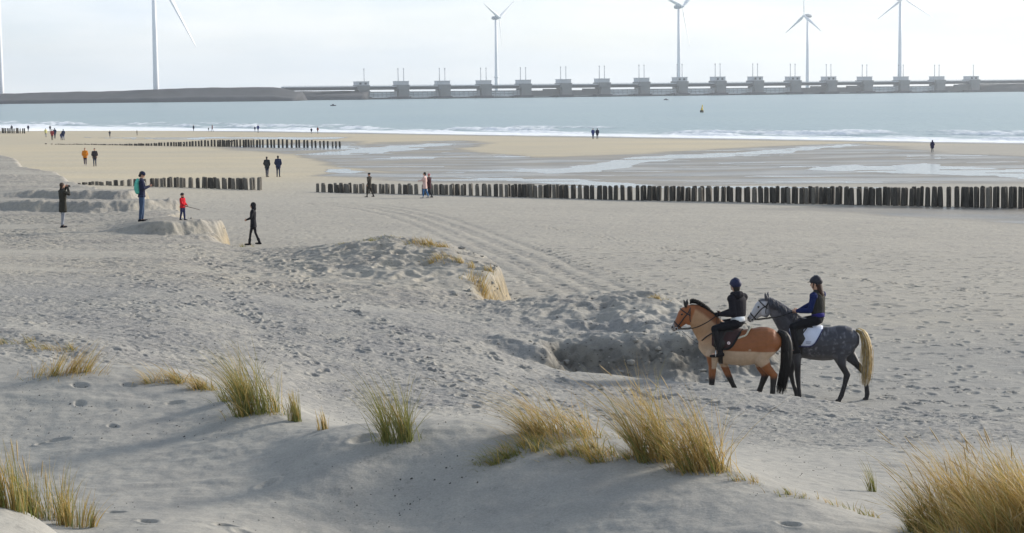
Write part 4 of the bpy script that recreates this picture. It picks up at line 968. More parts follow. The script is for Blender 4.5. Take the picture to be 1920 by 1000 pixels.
person(160, 311, 35, 'person in a bright orange jacket and dark trousers walking towards the dunes', R(-80), dict(coat=('orange', (.60, .20, .012)), hem=.80, fat=1.15, trousers=('plum', (.035, .022, .05)), shoes=('pale_shoe', (.4, .38, .36)), head=[('hair', ('fair', (.16, .11, .07)))]), 'pockets', (8, -8), (.1, .3), vox=.018)
person(178, 312, 36, 'person in a dark grey jacket and blue jeans walking beside the orange jacket', R(-85), dict(coat=('charcoal', (.035, .030, .036)), hem=.78, fat=1.2, trousers=DKJEANS, shoes=BLACK, head=[('hair', DARKH)]), 'pockets', (-6, 8), vox=.018)
person(693, 373, 46, 'person in dark brown coat walking with an arm out in front of the groyne', R(150), dict(coat=('dark_brown', (.033, .029, .022)), hem=.66, trousers=('dark_brown', (.033, .029, .022)), shoes=BLACK, head=[('hat', BLACK)]), 'swing', (14, -12), (.1, .3), vox=.016, d=132)
person(797, 375, 49, 'person in a pale pink coat and blue jeans walking in front of the groyne', R(165), dict(coat=('pale_pink', (.56, .39, .36)), hem=.66, fat=1.12, trousers=('bright_denim', (.05, .14, .30)), shoes=('pale_shoe', (.4, .38, .36)), head=[('hair', DARKH)]), 'point', (10, -10), (.1, .2), vox=.016, d=131)
person(805, 376, 46, 'person in dark coat and pink hat half hidden behind the pink coat', R(150), dict(coat=('dark_coat', (.05, .018, .024)), hem=.68, trousers=BLACK, shoes=BLACK, head=[('hat', ('pink_hat', (.50, .20, .22)))]), 'down', (-12, 14), (.3, .1), vox=.016, d=131.7)
FAR = .028
person(1112, 261, 20, 'person in a blue and black jacket strolling by the water, left of a couple', R(90), dict(coat=('mid_blue', (.04, .06, .20)), hem=.72, fat=1.1, trousers=DKJEANS, shoes=BLACK, head=[('hat', GREY)]), 'pockets', (4, -4), vox=FAR)
person(1120, 261, 20, 'person in a dark jacket strolling by the water, right of a couple', R(88), dict(coat=('slate_navy', (.024, .028, .06)), hem=.76, fat=1.3, trousers=('slate', (.09, .095, .10)), shoes=BLACK, head=[('hair', DARKH)]), 'pockets', (5, -5), vox=FAR)
person(1748, 287, 24, 'lone walker in a dark navy anorak by the sea on the right', R(95), dict(coat=('anorak', (.020, .018, .06)), hem=.70, fat=1.35, trousers=('slate', (.09, .095, .10)), shoes=('pale_shoe', (.4, .38, .36)), head=[('hood', ('anorak', (.020, .018, .06)))]), 'pockets', (5, -4), vox=FAR)
FP = [ # u, base v, pixel height, label, coat, trousers, yaw
 (22, 242, 13, 'distant walker in grey at the water behind the leftmost piles', ('mid_grey', (.06, .06, .075)), GREY, 90, (4, -4)),
 (53, 243, 13, 'distant walker in slate blue at the end of the leftmost piles', ('slate_blue', (.05, .055, .10)), GREY, 90, (6, -6)),
 (94, 242, 12, 'distant slim walker standing at the surf behind the red jacket', ('mid_grey', (.06, .06, .075)), GREY, 90, (2, -2)),
 (86, 257, 16, 'distant small walker in a pale yellow coat on the beach', ('pale_yellow', (.62, .58, .25)), GREY, -60, (6, -6)),
 (98, 263, 22, 'distant walker in a red and brown jacket on the beach', ('brick_red', (.28, .05, .05)), ('brown_trousers', (.05, .045, .04)), 100, (8, -8)),
 (103, 260, 23, 'distant tall walker in navy close behind the red jacket', ('deep_navy', (.016, .024, .065)), DKJEANS, 95, (4, -4)),
 (119, 263, 22, 'distant adult in a long dark blue coat holding a child by the hand', ('deep_navy', (.016, .024, .065)), ('pale_denim', (.12, .15, .25)), 120, (6, -6)),
 (115, 263, 14, 'distant child in blue walking beside an adult in dark blue', ('child_blue', (.025, .04, .13)), ('child_blue', (.025, .04, .13)), 120, (6, -6)),
 (206, 257, 12, 'distant child with arms out standing behind the far groyne', ('mid_grey', (.06, .06, .075)), DKJEANS, 90, (4, -4)),
 (257, 254, 10, 'distant figure bending forward behind the far groyne', ('dark_brown', (.033, .029, .022)), BLACK, 180, (5, -5)),
 (363, 244, 12, 'distant walker in dark blue alone at the edge of the surf', ('slate_navy', (.024, .028, .06)), DKJEANS, 60, (8, -8)),
 (391, 243, 8, 'distant small child in grey green beside the surf', ('moss_grey', (.08, .10, .08)), DKJEANS, 60, (8, -8)),
 (398, 244, 13, 'distant walker in dark red stepping through the surf beside a child', ('wine', (.10, .03, .04)), GREY, 0, (18, -18)),
 (478, 247, 10, 'distant child in navy holding the hand of a taller walker', ('deep_navy', (.016, .024, .065)), GREY, 75, (8, -8)),
 (484, 249, 15, 'distant taller walker in blue leading a child along the surf', ('mid_blue', (.04, .06, .20)), GREY, 75, (8, -8)),
 (584, 251, 11, 'distant walker in dark blue at the surf, left of one in red brown', ('slate_navy', (.024, .028, .06)), GREY, 90, (9, -9)),
 (596, 251, 13, 'distant walker in red brown jacket at the surf', ('rust', (.22, .06, .035)), ('slate', (.09, .095, .10)), 60, (9, -9))]
for u, v, h, lab, co, tr_, yw, stp in FP:
    person(u, v, h, lab, R(yw), dict(coat=co, hem=.76, fat=1.15, trousers=tr_, shoes=BLACK, head=[('hair', DARKH)]), 'pockets', stp, vox=.032)
# a dog by the far groyne
def dog(u, v, yaw):
    p = hit(u, v); e = empty('dog', (p.x, p.y, p.z), yaw, 'small black dog trotting beside the far groyne', 'dog')
    bm = bmesh.new()
    loft(bm, [(-.30, 0, .47), (-.12, 0, .45), (.10, 0, .43), (.27, 0, .45)], [.10, .10, .14, .11], [.09, .10, .12, .09])
    loft(bm, [(.24, 0, .50), (.36, 0, .62), (.42, 0, .66)], [.09, .07, .07]); loft(bm, [(.40, 0, .67), (.50, 0, .65), (.60, 0, .62)], [.075, .055, .035], [.065, .045, .03])
    for q in (-1, 1):
        loft(bm, [(.39, q*.05, .72), (.36, q*.075, .67), (.35, q*.08, .60)], [.02, .03, .02], [.012]*3)
        loft(bm, [(.22, q*.07, .40), (.21+.05*q, q*.07, .22), (.20+.09*q, q*.07, .03), (.25+.09*q, q*.07, .02)], [.06, .036, .026, .022])
        loft(bm, [(-.27, q*.07, .42), (-.20-.05*q, q*.07, .26), (-.33-.06*q, q*.07, .15), (-.29-.08*q, q*.07, .03), (-.24-.08*q, q*.07, .02)], [.08, .055, .032, .026, .022])
    loft(bm, [(-.34, 0, .50), (-.46, 0, .58), (-.53, 0, .70)], [.03, .03, .012])
    fuse('body', bm, .016, 3, .5, mat('black_fur', (.014, .013, .013), .8, .3, 20, .5, 60), e)
dog(433, 271, R(10))
# ================================================================== HORSES AND RIDERS
# horse coordinates: x towards the head, y to its left, z up, metres; it walks to the left of the picture
HD = 39.0
def horse(name, label, loc, yaw, sp):
    e = empty(name, loc, yaw, label, 'horse')
    bm = bmesh.new()
    # trunk: (x, top, bottom, half width)
    T = sp['trunk']
    rings = []
    for x, zt, zb, hw in T:
        c = (zt+zb)/2; h = (zt-zb)/2
        ring = []
        for q in range(20):
            an = 2*math.pi*q/20; sy, cz = math.sin(an), math.cos(an)
            wv_ = hw*(abs(sy)**.9)*(1 if sy > 0 else -1)*(1.0 if cz < .3 else 1-.18*(cz-.3))
            ring.append(bm.verts.new((x, wv_, c+h*cz)))
        rings.append(ring)
    for a, b in zip(rings, rings[1:]):
        for q in range(20): bm.faces.new((a[q], a[(q+1) % 20], b[(q+1) % 20], b[q]))
    bm.faces.new(rings[0]); bm.faces.new(rings[-1][::-1])
    n = sp['neck']; loft(bm, [(x, 0, z) for x, z, a, b in n], [a for x, z, a, b in n], [b for x, z, a, b in n], n=18)
    h = sp['head']; loft(bm, [(x, 0, z) for x, z, a, b in h], [a for x, z, a, b in h], [b for x, z, a, b in h], n=18, roundness=.7)
    for q in (-1, 1):       # jowls, nostril bulges, ears
        jx, jz = sp['jowl']; ball(bm, (jx, q*.062, jz), .105, .045, .13, rot=Matrix.Rotation(R(35), 3, 'Y'))
        mx_, mz_ = sp['muzzle']; ball(bm, (mx_, q*.035, mz_+.03), .045, .032, .045)
        ex, ez, tx, tz = sp['ear']; o = Vector((ex, q*.065, ez)); tip = Vector((tx+(.035 if q > 0 else -.03), q*.085, tz))
        d = tip-o; loft(bm, [o-d*.15, o+d*.2, o+d*.55, tip], [.026, .040, .034, .006], [.030, .040, .030, .006], lat=(.5, 1, 0), n=10)
    for P, A, B in sp['legs']:
        loft(bm, P, A, B, n=14, roundness=.3)
    body = fuse('body', bm, .0125, 5, .5, None, e)
    me = body.data; v = vcoords(me); sp['paint'](me, v)
    me.materials.append(coat_mat())
    # hooves
    for P, A, B in sp['legs']:
        f = Vector(P[-1]); t = Vector((1, 0, 0)); k = sp.get('hoofdir', {}).get(id(P))
        bm = bmesh.new(); loft(bm, [f+Vector((.0, 0, .045)), f+Vector((.012, 0, .01)), f+Vector((.022, 0, -.03))], [.050, .058, .068], [.046, .054, .062], n=16, roundness=.25)
        bmobj('hoof', bm, mat('hoof_horn', (.035, .03, .026), .6, .2, 20), e)
    # eyes and nostrils
    for q in (-1, 1):
        x, z = sp['eye']; bm = bmesh.new(); ball(bm, (x, q*sp['eye_y'], z), .024, .014, .021, 12, 8, Matrix.Rotation(R(40), 3, 'Y')); bmobj('eye', bm, mat('horse_eye', (.012, .008, .006), .12, spec=.6), e)
        x, z = sp['nostril']; bm = bmesh.new(); ball(bm, (x, q*.062, z), .016, .010, .022, 10, 7); bmobj('nostril', bm, mat('nostril', (.01, .009, .009), .7), e)
    return e
def coat_mat():
    if 'horse_coat' in MATS: return MATS['horse_coat']
    m = mat('horse_coat', (1, 1, 1), .55, .10, 14, .25, 70, attr='coat', spec=.35, sheen=.1); return m
def hair_strands(name, parent, roots, mat_, n, r=.006, seed=1, jit=.03, segs=7):
    """a lock of hair: n thin strands following guide curves (lists of points)"""
    rr = random.Random(seed); bm = bmesh.new()
    for k in range(n):
        f = rr.random()*(len(roots)-1); i = min(int(f), len(roots)-2); t = f-i
        G = [Vector(a).lerp(Vector(b), t) for a, b in zip(roots[i], roots[i+1])]
        off = Vector((rr.gauss(0, jit), rr.gauss(0, jit), 0)); en = rr.uniform(.78, 1.0)
        P = []
        for q in range(segs):
            s = q/(segs-1)*en*(len(G)-1); a = min(int(s), len(G)-2); p = G[a].lerp(G[a+1], s-a)
            P.append(p+off*(.25+.75*s/(len(G)-1))+Vector((rr.gauss(0, .004), rr.gauss(0, .004), 0)))
        loft(bm, P, [r*(1-.75*(q/(segs-1))**2) for q in range(segs)], n=4, cap=False)
    return bmobj(name, bm, mat_, parent)
def strap(name, pts, wd, mat_, parent, lat=(0, 1, 0), th=.006, closed=False):
    bm = bmesh.new(); P = [Vector(p) for p in pts]
    if closed: P = P + [P[0], P[1]]
    loft(bm, P, th, wd, lat=lat, n=8, cap=not closed); return bmobj(name, bm, mat_, parent)
M_lea = mat('black_leather', (.016, .014, .013), .5, .2, 20, spec=.4)
def resample(P, n):
    P = [Vector(p) for p in P]; out = []
    for q in range(n):
        s = q/(n-1)*(len(P)-1); i = min(int(s), len(P)-2); t = s-i
        p0 = P[max(i-1, 0)]; p1 = P[i]; p2 = P[i+1]; p3 = P[min(i+2, len(P)-1)]
        out.append(.5*((2*p1)+(p2-p0)*t+(2*p0-5*p1+4*p2-p3)*t*t+(3*p1-p0-3*p2+p3)*t**3))
    return out
def tack_pad(name, pts, off, thick, mat_, parent, trunk):
    """a cloth that lies over the back: outline on the flank given as (x, z) top-to-bottom pairs, mirrored to both sides"""
    bm = bmesh.new()
    xs = [t[0] for t in trunk][::-1]
    def surf(x, z):
        zt = np.interp(x, xs, [t[1] for t in trunk][::-1]); zb = np.interp(x, xs, [t[2] for t in trunk][::-1]); hw = np.interp(x, xs, [t[3] for t in trunk][::-1])
        c, h = (zt+zb)/2, (zt-zb)/2
        cz = max(-1, min(1, (z-c)/h)); sy = math.sqrt(max(0, 1-cz*cz))
        return hw*(sy**.9)*(1.0 if cz < .3 else 1-.18*(cz-.3)), zt
    N_ = 11
    cols = []
    for x, zlow in pts:
        zt = surf(x, 9)[1]; col = []
        prof = [zt+(zlow-zt)*(k/(N_-1)) for k in range(N_)]
        L_ = []
        for k, z in enumerate(prof):
            y = surf(x, z)[0]; nz = .9 if k == 0 else max(0, 1-k/4)
            L_.append((x, y+off*(1 if k else 0)+.0, z+off*nz*1.2))
        col = [(x, -y, z) for _, y, z in L_[::-1]][:-1] + L_
        cols.append([bm.verts.new(p) for p in col])
    for a, b in zip(cols, cols[1:]):
        for k in range(len(a)-1): bm.faces.new((a[k], a[k+1], b[k+1], b[k]))
    bmesh.ops.recalc_face_normals(bm, faces=bm.faces)
    bmesh.ops.solidify(bm, geom=list(bm.faces), thickness=thick)
    return bmobj(name, bm, mat_, parent), surf

def lengthen(P, ex): return [(x, y, z-ex*max(0.0, 1-z/.85)) for x, y, z in P]
def legs_for(front, hind, ex=.10, fat=1.0):
    K = lambda A, f0: [a*(1+(fat-1)*min(1, i/3)) for i, a in enumerate(A)]
    return [(lengthen(P, ex), K(A, 0), K(B, 0)) for P, A, B in legs_raw(front, hind)]
def legs_raw(front, hind):
    """front/hind: list of (y, points) from the shoulder or hip to the hoof"""
    out = []
    for P in front: out.append((P, [.15, .115, .066, .050, .036, .042, .036, .046], [.10, .095, .058, .046, .032, .036, .034, .042]))
    for P in hind: out.append((P, [.24, .20, .125, .066, .060, .040, .044, .038, .046], [.13, .14, .095, .058, .044, .034, .038, .034, .042]))
    return out
def noise3(v, sc, seed=0):
    return (fbm(v[:, 0]+v[:, 1]*.6, v[:, 2]+v[:, 1]*.35, sc, 3, seed))
Z0 = .0
# ------------------------------------------------------------------ the bay with a clipped coat
bayT = [(0.9,1.28,1.06,0.08),(0.84,1.38,0.97,0.15),(0.72,1.5,0.85,0.215),(0.58,1.585,0.8,0.255),(0.42,1.575,0.76,0.275),(0.22,1.49,0.725,0.305),(0.02,1.455,0.71,0.32),(-0.16,1.475,0.73,0.325),(-0.34,1.515,0.78,0.325),(-0.5,1.51,0.84,0.305),(-0.62,1.465,0.95,0.265),(-0.72,1.38,1.04,0.19),(-0.775,1.29,1.13,0.1)]
def bay_paint(me, v):
    x, y, z = v[:, 0], v[:, 1], v[:, 2]; n = noise3(v, .25, 1)*.02
    ch = np.array([.235, .082, .026]); pale = np.array([.44, .315, .215]); tan = np.array([.36, .205, .105]); blk = np.array([.014, .012, .011]); grey = np.array([.28, .26, .25])
    c = np.tile(ch, (len(v), 1))
    def put(m, col):
        m = np.clip(m, 0, 1)[:, None]; c[:] = c*(1-m)+np.array(col)*m
    st = lambda a, b, q: sstep(a, b, q)
    # clipped lower trunk with a straight upper line, chest and neck
    put(st(-.012, .012, 1.045+.02*x+n*.3-z)*st(-.01, .03, z-(.66+.22*st(-.25, -.72, x)))*(x < .62), pale)
    trunkneck = st(.40, .44, x+n)*st(.90, .95, z)
    put(trunkneck, tan*1.0)
    put(trunkneck*st(1.30, 1.0, z), pale)
    # chestnut band along the crest and on the head
    crest = np.interp(x, [.45, .6, .8, 1.0, 1.12], [1.62, 1.72, 1.90, 1.99, 1.97])
    put(st(.15, .07, crest-z+n)*st(.42, .5, x)*(z > 1.5), ch*.85)
    headline = (x-1.04)+.30*(z-1.62)
    put(st(-.015, .03, headline+n)*(z > 1.3)*(x > .9), np.array([.27, .088, .026]))
    put(st(1.30, 1.40, x-.35*(z-1.6))*(z < 1.7)*(z > 1.3), np.array([.16, .075, .045]))
    put(st(1.375, 1.41, x-.25*(z-1.55))*(z < 1.72)*(z > 1.3), grey*.75)
    put(st(1.93, 1.97, z), blk)                      # dark ears
    put(st(.0, .03, z-1.89)*(x > 1.13), blk)
    # legs: chestnut, black from the knee and hock down
    put(st(.56, .44, z+n*2)*(z < .7), blk*1.3)
    put(st(.02, .0, abs(x+.15)-.015+0*z)*st(.03, .0, abs(z-1.075))*.9, pale)
    vcolor(me, 'coat', c)
def bay_legs():
    F = [[(.60,.13,1.12),(.615,.145,.92),(.61,.14,.72),(.625,.135,.49),(.63,.135,.30),(.645,.135,.165),(.67,.135,.10),(.685,.135,.05)],
         [(.55,-.13,1.12),(.50,-.145,.92),(.40,-.14,.74),(.30,-.135,.53),(.21,-.135,.36),(.13,-.135,.22),(.105,-.135,.13),(.125,-.135,.06)]]
    H = [[(-.46,.13,1.22),(-.44,.16,1.05),(-.38,.165,.86),(-.50,.15,.70),(-.63,.14,.57),(-.61,.135,.36),(-.60,.135,.17),(-.57,.135,.10),(-.55,.135,.05)],
         [(-.46,-.13,1.22),(-.42,-.16,1.05),(-.30,-.165,.86),(-.36,-.15,.68),(-.45,-.14,.54),(-.37,-.135,.35),(-.30,-.135,.17),(-.26,-.135,.10),(-.24,-.135,.05)]]
    return legs_for(F, H, .10, 1.38)
bay = dict(trunk=bayT, paint=bay_paint, legs=bay_legs(),
  neck=[(.50,1.24,.36,.19),(.66,1.42,.33,.155),(.80,1.585,.285,.125),(.92,1.715,.235,.105),(1.02,1.795,.195,.092),(1.10,1.83,.15,.085)],
  head=[(1.09,1.86,.10,.085),(1.135,1.80,.155,.098),(1.19,1.715,.155,.100),(1.255,1.63,.120,.085),(1.325,1.55,.092,.070),(1.385,1.485,.078,.064),(1.415,1.45,.062,.055)],
  jowl=(1.10, 1.66), muzzle=(1.40, 1.47), ear=(1.145, 1.915, 1.165, 2.075), eye=(1.235, 1.765), eye_y=.089, nostril=(1.435, 1.50))
by = HD-.2
pb = Vector((ux(1395, by), by, 0)); pb.z = 2.44
BAY = horse('bay_horse', 'bay horse with clipped pale belly, black tail and mane, ridden before the grey', pb, R(180-9), bay)
# hogged black mane
bm = bmesh.new()
mp_ = resample([(.50,0,1.66),(.62,0,1.785),(.78,0,1.93),(.92,0,2.015),(1.02,0,2.035),(1.075,0,2.02)], 40)
rr = random.Random(3)
for k in range(900):
    t = rr.random()*38.9; i = int(t); p = mp_[i].lerp(mp_[i+1], t-i); nn = Vector((.45*(t/39)-.5, 0, 1)).normalized()
    o = p-nn*.05+Vector((0, rr.gauss(0, .012), 0)); L_ = rr.uniform(.07, .095)*(1 if 3 < t < 37 else .7)
    loft(bm, [o, o+nn*L_*.6, o+(nn+Vector((rr.gauss(0, .12), rr.gauss(0, .15), 0)))*L_], [.006, .005, .002], n=4, cap=False)
M_bh = mat('black_horsehair', (.012, .011, .011), .6, .3, 30, spec=.3)
bmobj('mane', bm, M_bh, BAY)
# black tail: a solid core and strands
tg = [[(-.74,y_,1.42),(-.84,y_*1.3,1.37),(-.895-abs(y_)*.1,y_*1.8,1.18),(-.90+x_,y_*2.1,.90),(-.865+x_,y_*2.0,.60),(-.81+x_,y_*1.7,.33),(-.775+x_,y_*1.4,.12)] for y_, x_ in ((-.05,.02),(-.025,-.05),(0,.09),(.025,-.05),(.05,.03),(.03,.10))]
bm = bmesh.new(); loft(bm, resample([(-.72,0,1.41),(-.83,0,1.355),(-.88,0,1.15),(-.87,0,.85),(-.84,0,.55),(-.80,0,.28)], 12), [.05,.062,.08,.10,.115,.12,.118,.11,.10,.085,.06,.035], [.04,.06,.07,.085,.09,.09,.085,.08,.07,.06,.045,.025], n=14)
tl = bmobj('tail', bm, M_bh, BAY); hair_strands('tail_strands', tl, tg, M_bh, 260, .007, 4, .022)
# ------------------------------------------------------------------ the dapple grey
grT = [(.86,1.30,1.10,.08),(.80,1.42,1.00,.15),(.68,1.54,.90,.205),(.54,1.625,.85,.245),(.40,1.62,.815,.265),(.22,1.535,.785,.285),(.02,1.485,.77,.30),(-.16,1.485,.78,.305),(-.32,1.515,.83,.30),(-.46,1.51,.90,.285),(-.58,1.465,.97,.25),(-.68,1.38,1.05,.18),(-.735,1.29,1.14,.10)]
def grey_paint(me, v):
    x, y, z = v[:, 0], v[:, 1], v[:, 2]; n = noise3(v, .3, 5)
    base = np.array([.046, .046, .055]); c = np.tile(base, (len(v), 1))
    def put(m, col):
        m = np.clip(m, 0, 1)[:, None]; c[:] = c*(1-m)+np.array(col)*m
    dap = pits((x*np.ones_like(x)).astype(np.float32), (z+.4*np.abs(y)).astype(np.float32), .085, .036, 3, .85); dap = np.clip(dap*1.2, 0, 1)
    dap2 = sstep(.05, .5, fbm(x, z+.5*y, .10, 3, 9))
    zone = sstep(.80, .95, z)*(1-.6*sstep(.45, .8, x))
    put(zone*dap*.52*sstep(-.15, .35, fbm(x, z, .35, 2, 19))*sstep(-.3, .2, n), (.30, .30, .33)); put(zone*dap2*.30, (.22, .22, .25))
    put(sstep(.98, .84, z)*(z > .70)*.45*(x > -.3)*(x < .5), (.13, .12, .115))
    put(sstep(.55, .75, x)*sstep(1.1, 1.3, z)*.55*sstep(-.3, .3, n), (.16, .16, .18))
    put(sstep(.80, .62, z), (.020, .019, .021))
    hl = (x-1.15)+.30*(z-1.75)
    put(sstep(-.02, .10, hl+n*.05)*(z > 1.3)*(x > .95), (.42, .42, .44))
    put(sstep(1.43, 1.51, x-.35*(z-1.66))*(z > 1.3)*(z < 1.8), (.17, .165, .17))
    put(sstep(1.99, 2.03, z), (.07, .07, .08))
    vcolor(me, 'coat', c)
def grey_legs():
    F = [[(.56,.13,1.14),(.56,.145,.94),(.53,.14,.74),(.52,.135,.51),(.50,.135,.31),(.485,.135,.165),(.495,.135,.10),(.515,.135,.05)],
         [(.56,-.13,1.14),(.60,-.145,.94),(.64,-.14,.74),(.67,-.135,.52),(.62,-.135,.33),(.56,-.135,.19),(.55,-.135,.11),(.57,-.135,.05)]]
    H = [[(-.44,.13,1.22),(-.41,.16,1.05),(-.33,.165,.86),(-.40,.15,.70),(-.49,.14,.555),(-.44,.135,.36),(-.375,.135,.17),(-.335,.135,.10),(-.315,.135,.05)],
         [(-.44,-.13,1.22),(-.48,-.15,1.05),(-.52,-.155,.88),(-.68,-.145,.72),(-.85,-.14,.565),(-.885,-.135,.36),(-.905,-.135,.18),(-.89,-.135,.10),(-.875,-.135,.05)]]
    return legs_for(F, H, .13, 1.22)
gre = dict(trunk=grT, paint=grey_paint, legs=grey_legs(),
  neck=[(.46,1.28,.34,.18),(.62,1.46,.30,.145),(.77,1.62,.25,.115),(.90,1.765,.205,.095),(1.02,1.875,.17,.085),(1.12,1.935,.135,.08)],
  head=[(1.15,1.99,.10,.08),(1.215,1.93,.148,.094),(1.29,1.85,.152,.096),(1.37,1.765,.118,.082),(1.44,1.69,.088,.068),(1.50,1.635,.076,.062),(1.525,1.605,.06,.054)],
  jowl=(1.215, 1.79), muzzle=(1.515, 1.625), ear=(1.165, 2.05, 1.17, 2.20), eye=(1.335, 1.89), eye_y=.086, nostril=(1.552, 1.655))
gy = HD+.55
pg = Vector((ux(1547, gy), gy, 0)); pg.z = 2.36
GREYH = horse('grey_horse', 'dapple grey horse with a cream tail and white saddle cloth, ridden behind the bay', pg, R(180-10), gre)
M_gm = mat('grey_horsehair', (.075, .078, .095), .6, .3, 30, spec=.3); M_ct = mat('cream_horsehair', (.40, .29, .13), .6, .5, 14, spec=.3); M_wt = mat('pale_horsehair', (.62, .60, .54), .6, .2, 30)
crest = resample([(.46,0,1.66),(.60,0,1.76),(.76,0,1.87),(.92,0,1.985),(1.06,0,2.07),(1.14,0,2.08)], 9)
mg = []
for k, p in enumerate(crest):
    mg.append([p+Vector((0, .0, .0)), p+Vector((0, .055, -.02)), p+Vector((-.03, .10, -.12)), p+Vector((-.06, .125, -.22-.03*(k % 2)))])
hair_strands('mane', GREYH, mg, M_gm, 420, .007, 8, .022)
hair_strands('forelock', GREYH, [[(1.15,q*.03,2.07),(1.21,q*.035,2.04),(1.27,q*.04,1.95),(1.30,q*.045,1.87)] for q in (-1, 0, 1)], M_gm, 40, .006, 9, .01)
bm = bmesh.new(); loft(bm, resample([(-.69,0,1.42),(-.79,0,1.37),(-.865,0,1.20),(-.885,0,.95),(-.88,0,.68),(-.86,0,.42)], 12), [.045,.055,.07,.085,.095,.10,.10,.095,.08,.06,.045,.03], [.04,.055,.06,.075,.08,.08,.08,.07,.06,.05,.04,.02], n=14)
tl = bmobj('tail', bm, M_ct, GREYH)
tg = [[(-.70,y_,1.43),(-.80,y_*1.3,1.39),(-.885-x_*.3,y_*1.8,1.22),(-.92-x_,y_*2.1,.95),(-.915-x_,y_*2.1,.68),(-.885-x_*.8,y_*1.7,.44),(-.855-x_*.4,y_*1.4,.25)] for y_, x_ in ((-.05,.0),(-.02,.055),(.0,-.07),(.02,.045),(.05,.0),(.03,-.09))]
hair_strands('tail_strands', tl, tg, M_ct, 300, .006, 14, .040); hair_strands('tail_pale_strands', tl, tg, M_wt, 90, .0055, 24, .034)
hair_strands('tail_head', tl, [[(-.68,y_,1.45),(-.79,y_*1.3,1.41),(-.875,y_*1.6,1.24),(-.895,y_*1.9,1.02),(-.88,y_*2,.80)] for y_ in (-.05,-.02,.02,.05)], M_wt, 130, .006, 15, .012)

# ------------------------------------------------------------------ tack
def bridle(H, sp, col_m, white=False):
    hd_ = sp['head']
    def rim(i0, t, grow=.006):       # a closed loop round the head at a place along it
        a = hd_[i0]; b = hd_[i0+1]; x = a[0]+(b[0]-a[0])*t; z = a[1]+(b[1]-a[1])*t; ra = a[2]+(b[2]-a[2])*t+grow; rb = a[3]+(b[3]-a[3])*t+grow
        d = Vector((b[0]-a[0], 0, b[1]-a[1])).normalized(); nn = Vector((0, 1, 0)).cross(d)
        return [Vector((x, 0, z))+nn*(ra*math.cos(q*math.pi/9))+Vector((0, 1, 0))*(rb*math.sin(q*math.pi/9)) for q in range(18)], d
    loop, d = rim(4, .05); br = strap('bridle', loop, .013, col_m, H, lat=d, closed=True)
    loop2, d2 = rim(1, .1); strap('browband', loop2, .012, col_m, br, lat=d2, closed=True)
    for q in (-1, 1):
        a, b, c = hd_[0], hd_[2], hd_[5]
        ck = [(a[0]-.03, q*.07, a[1]+.04), (a[0]+.02, q*(hd_[1][3]+.008), a[1]-.07), (b[0]-.015, q*(b[3]+.008), b[1]-.0), (hd_[4][0]-.02, q*(hd_[4][3]+.008), hd_[4][1]-.02), (c[0]-.035, q*(c[3]+.007), c[1]-.005)]
        strap('cheek_strap', resample(ck, 14), .012, col_m, br, lat=(1, 0, .8))
        strap('throat_strap', resample([(a[0]-.03, q*.07, a[1]+.03), (sp['jowl'][0]-.03, q*.112, sp['jowl'][1]+.02), (sp['jowl'][0]-.06, q*.05, sp['jowl'][1]-.125), (sp['jowl'][0]-.06, 0, sp['jowl'][1]-.135)], 12), .009, col_m, br, lat=(1, 0, .5))
        bm = bmesh.new(); p = Vector((c[0]-.035, q*(c[3]+.012), c[1]-.02))
        loft(bm, [p+Vector((.032*math.cos(k*math.pi/8), 0, .032*math.sin(k*math.pi/8))) for k in range(18)], .006, .006, n=6, cap=False); bmobj('bit_ring', bm, mat('bit_steel', (.5, .5, .5), .3, metallic=.8), br)
    return Vector((hd_[5][0]-.035, 0, hd_[5][1]-.02))
bit_b = bridle(BAY, bay, M_lea); bit_g = bridle(GREYH, gre, M_lea)
def saddle(H, T, cx, drop, padpts, padmat, name_pad, dz=.0):
    pd, surf = tack_pad('saddle_cloth', padpts, .016, .012, padmat, H, T)
    zt = surf(cx, 9)[1]
    bm = bmesh.new()
    P = resample([(cx+.27,0,zt+.12+dz),(cx+.16,0,zt+.085+dz),(cx,0,zt+.055+dz),(cx-.15,0,zt+.075+dz),(cx-.25,0,zt+.125+dz)], 10)
    loft(bm, P, [.022,.03,.034,.036,.036,.036,.036,.034,.03,.02], [.07,.10,.13,.15,.165,.175,.18,.175,.155,.11], n=14)
    sd_ = bmobj('saddle', bm, M_lea, H)
    for q in (-1, 1):       # flaps
        bm = bmesh.new(); ys = [surf(cx+.08, zt-.06)[0], surf(cx+.1, zt-.25)[0], surf(cx+.12, zt-.45)[0]]
        loft(bm, [(cx+.06, q*(ys[0]*.75+.03), zt+.02), (cx+.17, q*(ys[0]+.035), zt-.10), (cx+.25, q*(ys[1]+.03), zt-.26), (cx+.28, q*(ys[2]+.025), zt-.38)], [.15,.135,.12,.09], [.016]*4, n=14, roundness=.5); bmobj('saddle_flap', bm, M_lea, sd_)
    xs = [t[0] for t in T][::-1]; gx = cx+.22
    zt_, zb_, hw_ = (np.interp(gx, xs, [t[k] for t in T][::-1]) for k in (1, 2, 3))
    c, h = (zt_+zb_)/2, (zt_-zb_)/2
    strap('girth', [(gx-.02*math.cos(a_), (hw_+.012)*math.sin(a_), c+(h+.012)*math.cos(a_)) for a_ in np.linspace(1.2, 2*math.pi-1.2, 22)], .045, M_lea, H, lat=(1, 0, 0), th=.008)
    return sd_, pd, surf
m_bp = mat('maroon_cloth', (.050, .026, .026), .9, .25, 12, .4, 30); m_wp = mat('white_cloth', (.62, .66, .78), .85, .06, 9, .3, 30)
SB, PB, sfb = saddle(BAY, bayT, .21, 0, [(.62,1.16),(.55,1.11),(.45,1.095),(.36,1.09),(.28,1.10),(.20,1.17),(.13,1.28),(.07,1.38),(.0,1.46)], m_bp, 'pad')
